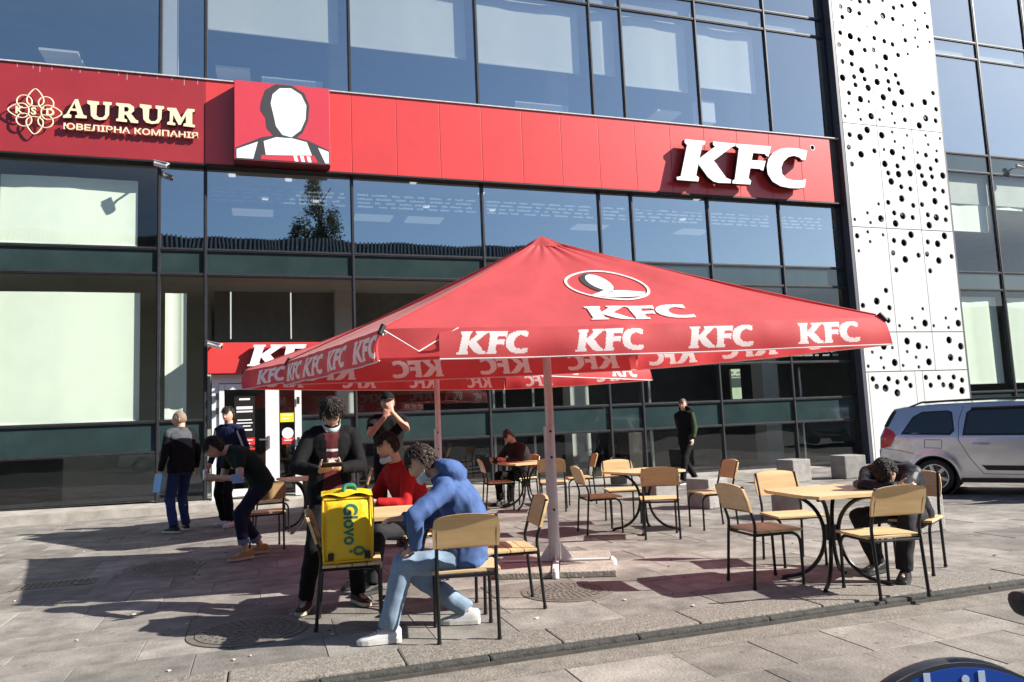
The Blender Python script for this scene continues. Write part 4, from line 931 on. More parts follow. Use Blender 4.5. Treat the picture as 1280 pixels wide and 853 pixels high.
def shoe(parent, ankle, toe, m_up, m_sole, s=1.0, lift=0.0, pitch=0.0):
    t = Vector((toe[0], toe[1], 0)).normalized(); r = Vector((t.y, -t.x, 0)); a = Vector(ankle); base = Vector((a.x, a.y, lift+.004))
    def pt(y, x, z):
        q = Vector((0, y, z)); q = Vector((0, q.y*math.cos(pitch)-q.z*math.sin(pitch), q.y*math.sin(pitch)+q.z*math.cos(pitch)))
        return base+t*q.y*s+r*x*s+Vector((0, 0, q.z*s))
    prof = [(-.085, .030, .075), (-.07, .037, .095), (-.03, .040, .10), (.02, .042, .088), (.07, .046, .066), (.12, .048, .050), (.16, .042, .042), (.185, .028, .034), (.194, .012, .028)]
    so, up = MB(), MB(); n = 12
    for mb, z0, k in ((so, 0, 1.06), (up, .02, 1.0)):
        vs = []; fs = []
        for y, w, h in prof:
            zt = .026 if mb is so else h
            sec = [(-w*k, z0), (-w*k, z0+(zt-z0)*.45), (-w*.75*k, z0+(zt-z0)*.82), (-w*.3*k, zt), (w*.3*k, zt), (w*.75*k, z0+(zt-z0)*.82), (w*k, z0+(zt-z0)*.45), (w*k, z0)] if mb is up else [(-w*k, 0), (-w*k, zt), (w*k, zt), (w*k, 0)]
            vs += [pt(y*(1.02 if mb is so else 1), x, z) for x, z in sec]; m = len(sec)
        for i in range(len(prof)-1):
            for j in range(m): fs.append((i*m+j, i*m+(j+1) % m, (i+1)*m+(j+1) % m, (i+1)*m+j))
        fs.append(tuple(range(m-1, -1, -1))); fs.append(tuple((len(prof)-1)*m+j for j in range(m))); mb.add(vs, fs)
    o = part('shoe', up, m_up, parent, True); part('sole', so, m_sole, o)
    lc = MB()
    for k in range(4): lc.tube([pt(.035+k*.022, -.024, .088-k*.010), pt(.045+k*.022, .024, .084-k*.010)], .004*s, 5)
    part('laces', lc, m_sole, o)
    return o
SK = {}
def person(label, base, facing, hip, sho, head, hf, wr, el, an, kn, toe, top, trousers, shoes, hair, skin=None, hup=(0, 0, 1), s=1.0, hunch=0.03,
           sleeve='long', vox=.008, hands=None, topvox=.010, hem=-.14, girth=1.0, fold=.009, tcol=None, shr=None, hood=False, collar=True, hairlen=0.0, cap=None, cuff=None, seed=0, pitch=(0, 0), lift=(0, 0), hair_noise=.006, hairline=.035, hthick=.011, tufts=0):
    """All joints in the person's own frame: x right, y forward, z up (metres), origin on the ground."""
    skin = skin or m_skin
    rz = math.atan2(-facing[0], facing[1]); t = thing('person', label, 'person', (base[0], base[1], 0.004), rz)
    V = Vector; hip, sho, head = V(hip), V(sho), V(head); sp = (sho-hip); L_ = sp.length; spn = sp.normalized()
    hr = V((1, 0, 0)); sr = V(shr).normalized() if shr else V((1, 0, 0)); sr = (sr-spn*sr.dot(spn)).normalized()
    mid = (hip+sho)/2 - spn.cross(V((-1, 0, 0))).normalized()*0 + V((0, -hunch*2, 0))
    def spine(u): return bez(hip, mid, sho, u) if 0 <= u <= 1 else (hip+spn*L_*u if u < 0 else sho+spn*L_*(u-1))
    def rings(g, lo=-.20, hi=1.10, extra=0.0):
        prof = [(-.22, .085, .075), (-.16, .13, .10), (-.05, .165, .118), (.08, .165, .115), (.3, .148, .104), (.5, .155, .112), (.7, .172, .120), (.86, .182, .112), (.95, .168, .095), (1.03, .115, .072), (1.10, .06, .055)]
        pts = [p for p in prof if lo <= p[0] <= hi]
        if pts[0][0] > lo: pts = [(lo, pts[0][1]*1.0, pts[0][2]*1.0)] + pts
        out = []
        for u, w, d in pts:
            r_ = hr.lerp(sr, max(0, min(1, u))).normalized(); ax = (spine(min(1.1, u+.05))-spine(u-.05)).normalized(); f_ = ax.cross(r_).normalized(); f_ = -f_ if f_.dot(V((0, 1, .0)))*1 < 0 and abs(f_.y) > .05 else f_
            out.append((spine(u), r_*(w*girth*s+g), f_*(d*girth*s+g)))
        return out
    SH = [sho+sr*k*.175*s-spn*.025 for k in (-1, 1)]; HP = [hip+hr*k*.088*s-spn*.03 for k in (-1, 1)]
    EL, WR, KN, AN = [], [], [], []
    for k in (0, 1):
        e, w = ik(SH[k], wr[k], .285*s, .255*s, el[k]); EL.append(e); WR.append(w)
        q, a = ik(HP[k], an[k], .43*s, .42*s, kn[k]); KN.append(q); AN.append(a)
    hr_, hf_, hu_ = frame(hf, hup); HM = Matrix((( hr_.x, hf_.x, hu_.x, head.x), (hr_.y, hf_.y, hu_.y, head.y), (hr_.z, hf_.z, hu_.z, head.z), (0, 0, 0, 1))) @ Matrix.Scale(s*1.02, 4)
    nb = sho+spn*.045*s; hb = HM @ V((0, -.028, -.075))
    # --- body: one continuous skin surface
    b = MB(); loft(b, rings(-.012)); cap_mesh(b, nb, .060*s, hb, .052*s); cap_mesh(b, sho-sr*.12*s, .055*s, sho+sr*.12*s, .055*s)
    head_mesh(b, HM)
    for k in (-1, 1):
        e0 = HM @ V((k*.073, -.012, -.012)); loft(b, [(e0+hu_*.030-hf_*.004, hf_*.006, hr_*.006), (e0+hu_*.020, hf_*.016, hr_*.009), (e0, hf_*.015, hr_*.010), (e0-hu_*.020, hf_*.009, hr_*.008), (e0-hu_*.03, hf_*.004, hr_*.004)], 10)
    for k in (0, 1):
        cap_mesh(b, SH[k], .052*s, EL[k], .040*s); cap_mesh(b, EL[k], .041*s, WR[k], .026*s)
        cap_mesh(b, HP[k], .078*s, KN[k], .052*s); m_ = KN[k].lerp(AN[k], .35)+V((0, -.012, 0)); cap_mesh(b, KN[k], .050*s, m_, .054*s); cap_mesh(b, m_, .053*s, AN[k], .034*s)
        tv = V((toe[k][0], toe[k][1], 0)).normalized(); cap_mesh(b, AN[k]+V((0, 0, -.03)), .03*s, AN[k]+tv*.11*s+V((0, 0, -.045)), .022*s)
        hd = (hands or [None, None])[k]
        dv = (WR[k]-EL[k]).normalized(); pn = V((1-2*k, 0, .1)); cu = .55; sd = 1
        if hd: dv = V(hd[0]); pn = V(hd[1]); cu = hd[2]; sd = hd[3] if len(hd) > 3 else 1
        if not hd: sd = 1 if (dv.normalized().cross(pn)).dot(V((0, 1, 0))) > 0 else -1
        hand(b, WR[k], dv, pn, sd, cu, s=s)
    bmesh_ = remesh(b, vox, 3); bmesh_.materials.append(skin); body = part('body', bmesh_, skin, t)
    # --- trousers
    tr = MB(); loft(tr, rings(.010, -.22, .16))
    for k in (0, 1):
        end = KN[k].lerp(AN[k], 1.0 if not cuff else cuff); cap_mesh(tr, HP[k], .089*s, KN[k], .068*s); cap_mesh(tr, KN[k], .068*s, KN[k].lerp(end, .5), .066*s); cap_mesh(tr, KN[k].lerp(end, .4), .066*s, end, .060*s, flat1=True)
    o = part('trousers', remesh(tr, topvox, 3, fold, 8, seed+1), None, t); o.data.materials.append(trousers)
    if cuff:
        for k in (0, 1):
            c_ = MB(); end = KN[k].lerp(AN[k], cuff); cap_mesh(c_, KN[k].lerp(AN[k], cuff-.13), .068*s, end, .068*s, flat0=True, flat1=True); part('turned_cuff', c_, mat('pale_denim_cuff', (.16, .2, .28), .8, var=.2), o, True)
    # --- top
    tp = MB(); loft(tp, rings(.016, hem, 1.06)); cap_mesh(tp, sho-sr*.13*s, .066*s, sho+sr*.13*s, .066*s)
    if collar: cap_mesh(tp, nb-spn*.02, .070*s, nb+(hb-nb)*.35, .066*s, flat1=True)
    if hood:
        hc = nb-V((0, .065, 0))+spn*.03; loft(tp, [(hc+V((0, -.02, -.13)), hr*.08, V((0, .03, 0))), (hc+V((0, -.045, -.06)), hr*.14, V((0, .06, 0))), (hc+V((0, -.025, .02)), hr*.155, V((0, .09, 0))), (hc+V((0, .02, .075)), hr*.13, V((0, .09, 0))), (hc+V((0, .045, .095)), hr*.09, V((0, .06, 0)))])
    for k in (0, 1):
        cap_mesh(tp, SH[k], .068*s, EL[k].lerp(SH[k], .0 if sleeve == 'long' else .42), .056*s, flat1=(sleeve != 'long'))
        if sleeve == 'long': cap_mesh(tp, EL[k], .056*s, EL[k].lerp(WR[k], .5), .050*s); cap_mesh(tp, EL[k].lerp(WR[k], .4), .050*s, EL[k].lerp(WR[k], .97), .038*s, flat1=True)
        elif sleeve == 'push': cap_mesh(tp, SH[k].lerp(EL[k], .5), .06*s, EL[k], .053*s); cap_mesh(tp, EL[k], .053*s, EL[k].lerp(WR[k], .45), .046*s, flat1=True)
    me = remesh(tp, topvox, 3, fold, 9, seed); mats_ = top if isinstance(top, (list, tuple)) else [top]
    for m in mats_: me.materials.append(m)
    if tcol:
        idx = []
        for p in me.polygons: idx.append(tcol(p.center, spine, SH, EL, WR, head))
        me.polygons.foreach_set('material_index', idx)
    part('top', me, None, t)
    # --- shoes
    for k in (0, 1): shoe(t, AN[k], toe[k], shoes[0], shoes[1], s*1.02, lift[k], pitch[k])
    # --- hair
    if hair:
        hm = MB(); rng_ = seed*3.1
        def off(q, u, v):
            z = q.z; yy = q.y; line = hairline + (.030 if abs(q.x) > .052 and yy > 0 else 0) - (0.0 if yy > .03 else min(.125+hairlen, (.03-yy)*1.9+hairlen*.6))
            n_ = mnoise.noise(V((q.x*60+rng_, q.y*60, q.z*22)))+.5*mnoise.noise(V((q.x*140, q.y*140+rng_, q.z*50)))
            d = (hthick+hair_noise*n_+hairlen*.10) if z > line else -.012
            nrm = q.normalized(); return q+nrm*d+V((0, 0, -.0))
        head_mesh(hm, HM, 72, 54, off); ho = part('hair', hm, hair, t, 'all')
        if tufts:
            tf = MB(); rg = random.Random(seed)
            for _ in range(tufts*2):
                u = rg.uniform(0, 6.283); v = rg.uniform(-.25, .98); q0 = head_shape(u, v)
                if off(q0, u, v).length <= q0.length: continue
                nrm = q0.normalized(); dn = V((rg.gauss(0, .35), rg.gauss(0, .25)-.15*(q0.y < 0)+.35*(q0.y > .03), -1)); dn = (dn-nrm*dn.dot(nrm)).normalized(); l = rg.uniform(.022, .045)+hairlen*.5
                pts = [q0+nrm*hthick*.8, q0+nrm*(hthick+.006+hairlen*.08)+dn*l*.5, q0*0+(q0+dn*l)+nrm*(hthick*.6)]
                tf.tube([HM @ p for p in pts], [.0032, .0030, .0006], 4)
            part('strands', tf, hair, ho, 'all')
    # --- face details
    fd = MB()
    for k in (-1, 1):
        c_ = HM @ V((k*.031, .083, .005)); loft(fd, [(c_-hr_*.012, hu_*.002, hf_*.002), (c_-hr_*.006, hu_*.005, hf_*.005), (c_, hu_*.006, hf_*.006), (c_+hr_*.006, hu_*.005, hf_*.005), (c_+hr_*.012, hu_*.002, hf_*.002)], 8)
    e = part('eyes', fd, m_eye, t, True)
    pd = MB()
    for k in (-1, 1): c_ = HM @ V((k*.031, .0885, .005)); pd.tube([c_-hf_*.002, c_+hf_*.002], .0045, 8)
    part('pupils', pd, m_pup, e)
    bw = MB()
    for k in (-1, 1): bw.tube([HM @ V((k*.014, .092, .022)), HM @ V((k*.033, .089, .027)), HM @ V((k*.050, .076, .021))], [.003, .0042, .0022], 6)
    part('eyebrows', bw, hair or m_pup, t, True)
    lp = MB(); lp.tube([HM @ V((-.020, .088, -.064)), HM @ V((0, .0985, -.062)), HM @ V((.020, .088, -.064))], [.003, .0055, .003], 6); part('lips', lp, m_lip, t, True)
    return dict(t=t, HM=HM, WR=WR, EL=EL, SH=SH, KN=KN, AN=AN, spine=spine, hip=hip, sho=sho, s=s, inv=PM[t].inverted(), nb=nb)
def mask_at(P, m, z0=-.125, z1=-.075, wid=.06):
    HM = P['HM']; mb = MB()
    def f(u, v):
        a = (u-.5)*2.5; x = math.sin(a)*.070*1.02; y = math.cos(a)*.10-.004; z = z0+(z1-z0)*v; return HM @ Vector((x*(1+.12*(v)), y+.012*math.sin(math.pi*v)*max(0, math.cos(a)), z-.012*math.cos(a)))
    mb.grid(f, 16, 6); o = part('face_mask', mb, m, P['t'], True)
    st = MB()
    for k in (-1, 1): st.tube([HM @ Vector((k*.062, .04, (z0+z1)/2)), HM @ Vector((k*.075, .01, -.04)), HM @ Vector((k*.080, -.018, .012))], .0016, 5)
    part('strap', st, m_white, o)
def W(P, x, y, z): return P['inv'] @ Vector((x, y, z))

h_dark = mat('dark_brown_hair', (.022, .013, .009), .55, var=.5, scale=60, stretch=(1, 1, .3), bump=.4, bscale=180)
h_brown = mat('brown_hair', (.055, .032, .02), .55, var=.5, scale=60, stretch=(1, 1, .3), bump=.4, bscale=180)
h_grey = mat('short_greying_hair', (.27, .19, .14), .6, var=.4, scale=80, bump=.4, bscale=200)
h_sand = mat('light_brown_hair', (.15, .09, .055), .55, var=.5, scale=60, bump=.4, bscale=180)
f_jeans = fabric('blue_denim', (.028, .05, .14), .35, 10); f_jeansd = fabric('dark_denim', (.012, .016, .035), .35, 10); f_jeansl = fabric('washed_denim', (.22, .30, .40), .3, 8)
f_black = fabric('black_cotton', (.0055, .0055, .0065)); f_blackn = fabric('black_nylon', (.018, .018, .021), .3, 10, .40); f_char = fabric('charcoal_cloth', (.028, .028, .032))
f_navy = fabric('navy_track_top', (.012, .016, .05)); f_green = fabric('dark_green_tee', (.012, .022, .018)); f_red = fabric('red_wool', (.42, .012, .014), .2, 20)
f_blue = fabric('royal_blue_fleece', (.070, .125, .29), .3, 12); f_burg = fabric('burgundy_tee', (.10, .018, .022)); f_grey = fabric('grey_tee', (.075, .08, .09)); f_brown = fabric('dark_brown_knit', (.030, .022, .019), .3, 30)
f_dgreen = fabric('olive_sleeve', (.035, .055, .022)); f_white = fabric('white_stripe', (.6, .6, .6), .05)
s_white = fabric('white_leather', (.62, .62, .60), .1, 10, .4); s_black = fabric('black_leather', (.015, .014, .014), .2, 10, .4); s_tan = fabric('tan_suede', (.38, .22, .07), .25, 14); s_brown = fabric('brown_suede', (.07, .04, .028), .25, 14)
s_sole = mat('white_rubber', (.62, .60, .56), .6, var=.1); s_soled = mat('dark_rubber', (.03, .03, .03), .6); s_gum = mat('pale_gum_rubber', (.45, .38, .28), .6)
m_mask = mat('pale_blue_mask', (.50, .62, .68), .8, transl=.2); m_folder = mat('blue_plastic_folder', (.10, .33, .68), .35)
m_phone = mat('phone_shell', (.02, .02, .022), .2)
V_ = Vector

# 1 man with folder, seen from behind, far left
P = person('man seen from behind in grey and black top and blue jeans holding a blue folder', (-1.16, 12.45), (-.55, .83), (0, 0, .94), (0, .01, 1.46), (-.0, .045, 1.66), (-.72, .62, .0),
    [(-.30, .04, .86), (.30, .10, .92)], [(-.3, -1, 0), (.4, -1, 0)], [(-.13, -.05, .09), (.14, .10, .09)], [(0, 1, 0), (0, 1, 0)], [(-.3, 1), (.3, 1)], [f_black, f_grey], f_jeans, (s_black, s_sole), h_grey,
    s=1.02, girth=1.06, tcol=lambda c, sp, SH, EL, WR, hd: 1 if (c.z > 1.30-.55*(c.x+.05) and c.x < .10 and c.z > 1.16) else 0, seed=1, skin=m_skin2, hair_noise=.001, hthick=.003)
q = P['WR'][0]; fo = MB(); M = Matrix.Translation(q+V_((-.02, .0, -.10))) @ Matrix.Rotation(R(8), 4, 'Y'); fo.cbox((-.012, -.10, -.20), (.006, .11, .07), .004, M)
fl = thing('folder', 'bright blue plastic folder held by the man at far left', 'folder', tuple(PM[P['t']] @ (q+V_((0, 0, -.2)))), 0); fo.v = [tuple(PM[P['t']] @ V_(v)) for v in fo.v]
part('cover', fo, m_folder, fl, world=True)
# 2 young man in navy track top by the door
P = person('young man in navy track top with a white sleeve stripe by the door', (-.50, 12.75), (-.55, -.83), (0, 0, .96), (0, -.01, 1.49), (0, .02, 1.70), (-.1, 1, -.05),
    [(-.24, .12, .98), (.27, .10, .95)], [(-.5, -1, 0), (.5, -1, 0)], [(-.10, .10, .09), (.12, -.05, .09)], [(0, 1, 0), (0, 1, 0)], [(-.2, 1), (.2, 1)], [f_navy, f_white], f_black, (s_white, s_sole), h_dark, s=1.04, seed=2, tufts=300,
    tcol=lambda c, sp, SH, EL, WR, hd: 1 if any(abs((c-SH[k]).cross((EL[k]-SH[k]).normalized()).dot(V_((0, 1, 0)))) < .016 and (c-SH[k]).dot((EL[k]-SH[k])) > .0 and (c.x < SH[0].x if k == 0 else c.x > SH[1].x) for k in (0, 1)) else 0)
# 3 bending man
P = person('young man in dark green tee and rolled jeans stooping over a can', (-.12, 9.40), (-.93, -.36), (0, -.10, .83), (0, .22, 1.19), (0, .43, 1.26), (0, .80, -.60),
    [(-.10, .42, .93), (.06, .44, .91)], [(-.8, -.8, -.2), (.8, -.9, -.1)], [(-.12, .12, .09), (.16, -.16, .09)], [(0, 1, 0), (0, 1, 0)], [(-.1, 1), (.2, 1)], f_green, f_jeansd, (s_tan, s_gum), h_dark,
    hup=(0, .6, .8), sleeve='short', cuff=.80, hunch=.06, seed=3, tufts=420, shr=(1, .0, 0), hair_noise=.010, hairlen=.02,
    hands=[((.5, .8, .1), (.8, -.4, .3), .9, 1), ((-.5, .8, .1), (-.8, -.4, .3), .9, -1)])
c0 = PM[P['t']] @ (V_((-.01, .52, .90))); cn = thing('drink_can', 'small silver can held by the stooping man', 'can', tuple(c0), .3)
part('body', MB().lathe([(.025, 0), (.031, .008), (.031, .10), (.026, .115)], 16), m_steel, cn, True); part('rim', MB().lathe([(.027, .115), (.027, .119), (.022, .119)], 16), m_white, cn, True)
mk = MB(); q = P['EL'][0].lerp(P['WR'][0], .15); mk.grid(lambda u, v: q+V_((-.055-.01*math.sin(u*3), -.06+.13*u, .05-.10*v)), 8, 5); mo = thing('face_mask', 'pale blue face mask hung on the elbow of the stooping man', 'face mask', tuple(PM[P['t']] @ q)); mk.v = [tuple(PM[P['t']] @ V_(v)) for v in mk.v]; part('cloth', mk, mat('blue_mask', (.25, .45, .75), .8, transl=.2), mo, True, world=True)
# 4 delivery rider with phone
P = person('man in open black jacket and burgundy tee looking down at his phone, mask under chin', (.53, 6.42), (.04, -1), (0, 0, .89), (0, .03, 1.37), (.0, .10, 1.535), (.06, .86, -.55),
    [(-.02, .30, 1.10), (.12, .31, 1.09)], [(-1, -.5, -.5), (1, -.5, -.5)], [(-.20, .0, .09), (.22, .05, .09)], [(-.1, 1, 0), (.1, 1, 0)], [(-.3, 1), (.35, 1)], [f_black, f_burg, f_white], f_black, (s_brown, s_gum), h_dark, s=.97, girth=1.12, hup=(0, .4, .9),
    hunch=.05, seed=4, tufts=600, vox=.0065, topvox=.009, hem=-.30, hairlen=.05, hair_noise=.014, hairline=.03, fold=.008, hands=[((.55, .75, .25), (.6, -.2, .75), .7, -1), ((-.55, .75, .25), (-.6, -.2, .75), .7, 1)],
    tcol=lambda c, sp, SH, EL, WR, hd: (2 if (1.225 < c.z < 1.25 and abs(c.x) < .055) or (1.16 < c.z < 1.175 and abs(c.x) < .045) else 1) if (c.y > .04 and abs(c.x-.005) < .062+.02*math.sin(c.z*9) and c.z > .84 and c.z < 1.40 and min((c-EL[0]).length, (c-EL[1]).length, (c-WR[0]).length, (c-WR[1]).length) > .10) else 0)
mask_at(P, m_mask)
ph = thing('mobile_phone', 'dark mobile phone in the hands of the delivery man', 'phone', tuple(PM[P['t']] @ V_((.05, .40, 1.12))), PM[P['t']].to_euler().z)
part('shell', MB().cbox((-.075, -.004, -.005), (.075, .072, .005), .004, Matrix.Rotation(R(25), 4, 'X')), m_phone, ph); part('screen', MB().box((-.068, .0, .0052), (.068, .068, .0058), Matrix.Rotation(R(25), 4, 'X')), mat('phone_screen', (.3, .32, .35), .1), ph)
# 5 man in cap
P = person('man in black tee and cap standing behind, both hands raised to his mouth', (1.46, 9.35), (-.16, -.98), (0, 0, .97), (0, .0, 1.50), (0, .05, 1.70), (.05, 1, -.05),
    [(-.05, .26, 1.58), (.04, .27, 1.52)], [(-.8, .1, -1), (.8, .1, -1)], [(-.12, .05, .09), (.12, -.02, .09)], [(0, 1, 0), (0, 1, 0)], [(-.2, 1), (.2, 1)], f_black, f_black, (s_black, s_soled), h_dark, s=1.03, sleeve='short', seed=5, topvox=.012,
    hands=[((.35, .0, 1), (.3, -1, 0), .9, 1), ((-.35, .0, 1), (-.3, -1, 0), .9, -1)], skin=m_skin2)
cp = MB(); head_mesh(cp, P['HM'], 36, 28, lambda q, u, v: q+q.normalized()*(.018 if q.z > .035 else -.02)); co_ = part('cap', cp, f_black, P['t'], 'all'); bl = MB(); bl.grid(lambda u, v: P['HM'] @ V_((math.sin((u-.5)*2.2)*.075*(1+.1*v), .075+math.cos((u-.5)*2.2)*.03+.075*v*math.cos((u-.5)*2), .042-.016*v)), 12, 4); part('peak', bl, f_black, co_, True)
# 6 seated man in red sweater
P = person('seated man in red sweater leaning over the table, mask under his chin', (1.26, 7.02), (-.93, -.36), (0, -.02, .50), (0, .10, 1.00), (0, .20, 1.235), (.1, .95, -.28),
    [(-.16, .42, .76), (.20, .44, .77)], [(-.7, -.6, -1), (.8, -.5, -1)], [(-.14, .46, .09), (.14, .40, .09)], [(-.1, .3, 1), (.1, .3, 1)], [(-.1, 1), (.1, 1)], f_red, f_char, (s_black, s_soled), h_dark, seed=6, tufts=400, hunch=.07, topvox=.011, girth=1.05)
mask_at(P, m_mask)
# 7 man in blue hoodie, seated sideways in front
P = person('man in royal blue hoodie and washed jeans sitting on the nearest chair, white sneakers', (1.30, 5.20), (-.965, .26), (0, -.02, .505), (.0, .11, .99), (0, .26, 1.15), (-.05, .80, -.60),
    [(-.20, .30, .60), (.12, .42, .76)], [(-1.0, .75, .1), (.7, -.3, -1)], [(-.17, .50, .09), (.20, -.02, .09)], [(-.15, .4, 1), (.3, 1, .6)], [(-.1, 1), (.1, 1)], f_blue, f_jeansl, (s_white, s_sole), h_brown, hup=(0, .6, .8), s=1.0, seed=7, tufts=520, hood=True,
    hunch=.09, vox=.007, topvox=.009, fold=.013, girth=1.05, hands=[((.25, .9, -.35), (.2, -.2, -1), .25, 1), ((-.3, .9, .0), (0, 0, -1), .5, -1)], hair_noise=.008, lift=(0, .0))
mask_at(P, m_mask, -.11, -.05)
# 8 man in dark sweater at back table
P = person('man in dark brown sweater writing at the table near the glass', (4.28, 12.72), (-.88, -.47), (0, 0, .50), (0, .14, .98), (0, .28, 1.17), (0, .75, -.66), [(-.12, .50, .77), (.20, .50, .77)], [(-.7, -.6, -1), (.8, -.4, -1)],
    [(-.14, .44, .09), (.14, .40, .09)], [(-.1, .3, 1), (.1, .3, 1)], [(-.1, 1), (.1, 1)], f_brown, f_black, (s_black, s_soled), h_dark, hup=(0, .6, .8), seed=8, hunch=.08, vox=.010, topvox=.012, girth=1.12)
cl = MB(); cl.tube([P['nb']+V_((.0, .05, .02)), P['nb']+V_((.05, .01, .03)), P['nb']+V_((0, -.05, .045)), P['nb']+V_((-.05, .01, .03)), P['nb']+V_((0, .05, .02))], .014, 6); part('shirt_collar', cl, f_white, P['t'], True)
# 9 walker
P = person('young man in black hoodie and black trousers walking past the glass', (8.36, 14.0), (-.90, -.43), (0, 0, .875), (0, .03, 1.42), (.0, .055, 1.62), (-.25, .95, .0), [(-.26, .16, .90), (.27, -.16, .88)], [(-.3, -1, 0), (.3, -1, 0)],
    [(-.07, .33, .09), (.08, -.33, .12)], [(0, 1, 0), (0, 1, 0)], [(-.1, 1), (.1, 1)], [f_black, f_dgreen], f_black, (s_black, s_sole), h_sand, s=.99, seed=9, hood=True, topvox=.012, vox=.010,
    tcol=lambda c, sp, SH, EL, WR, hd: 1 if (c.x < -.21 and c.z > .95) or (c.x > .21 and c.z > 1.0) else 0, pitch=(0, -.25), lift=(0, .035), skin=m_skin)
# 10 sleeper
P = person('man in black jacket asleep with his head on folded arms at the right table', (5.26, 5.28), (-.85, -.52), (0, 0, .50), (.02, .36, .86), (.0, .56, .87), (-.1, .55, -.83), [(.10, .60, .76), (-.10, .66, .76)], [(-1.3, .1, -.1), (1.3, .1, -.1)],
    [(-.05, .46, .09), (.22, .22, .09)], [(-.1, .3, 1), (.3, .5, 1)], [(-.1, 1), (.4, 1)], [f_blackn, f_char], f_char, (s_black, s_soled), h_dark, hup=(0, .84, .54), s=1.0, seed=10, tufts=520, hunch=.10, topvox=.009, fold=.010, girth=1.08, hair_noise=.010,
    tcol=lambda c, sp, SH, EL, WR, hd: 1 if (c-EL[0]).length < .13 and c.z > .79 else 0)
# ---------------------------------------------------------------- silver estate car
m_carp = mat('silver_car_paint', (0.62, 0.63, 0.68), 0.26, 0.75, var=.04, scale=2, coat=1.0)
m_carg = glass('dark_car_glass', (.28, .32, .32), .06)
m_carin = mat('car_interior', (.018, .018, .02), .7); m_rub = mat('tyre_rubber', (.018, .018, .018), .75, bump=.2, bscale=90)
m_alloy = mat('alloy_wheel', (.55, .55, .56), .3, .85); m_tail = mat('red_tail_lamp', (.55, .01, .012), .12, coat=1.0); m_trim = mat('black_car_trim', (.015, .015, .016), .5)
OUT = [(-2.17, .40), (-2.175, .62), (-2.14, .90), (-2.06, 1.10), (-1.93, 1.34), (-1.82, 1.47), (-1.70, 1.515), (-1.2, 1.545), (-.4, 1.55), (.2, 1.53), (.55, 1.45), (.95, 1.20), (1.22, 1.02), (1.6, .97), (2.0, .88), (2.16, .74), (2.22, .45)]
def lin(t, x):
    if x <= t[0][0]: return t[0][1]
    for (a, b), (c, d) in zip(t, t[1:]):
        if x <= c: return b+(d-b)*(x-a)/(c-a) if c > a else d
    return t[-1][1]
OUT2 = [(-2.17, .84), (-2.135, 1.0), (-2.07, 1.15), (-1.975, 1.35), (-1.915, 1.455), (-1.84, 1.495), (-1.6, 1.525)] + OUT[7:]
def c_top(x): return lin(OUT2, x) if x > -2.17 else .62
AX = (-1.33, 1.32)
def c_bot(x):
    z = .21 if -1.75 < x < 1.75 else .21+.12*min(1, (abs(x)-1.75)/.4)
    for a in AX:
        d = abs(x-a)
        if d < .365: z = max(z, .30+math.sqrt(.365**2-d*d))
    return z
def c_y(x, z):
    w = .855-.02*((z-.68)/.45)**2 if z < .98 else .846-.30*min(1.0, (z-.98)/.57)**1.15
    ax = abs(x+.0)
    if ax > 1.45: w *= 1-(.13 if z < .95 else .055)*((ax-1.45)/.75)**2.4
    for a in AX:
        d = math.hypot(x-a, z-.30)
        if .30 < d < .47: w += .016*math.cos((d-.385)/.085*math.pi/2)**2 if abs(d-.385) < .085 else 0
    return w
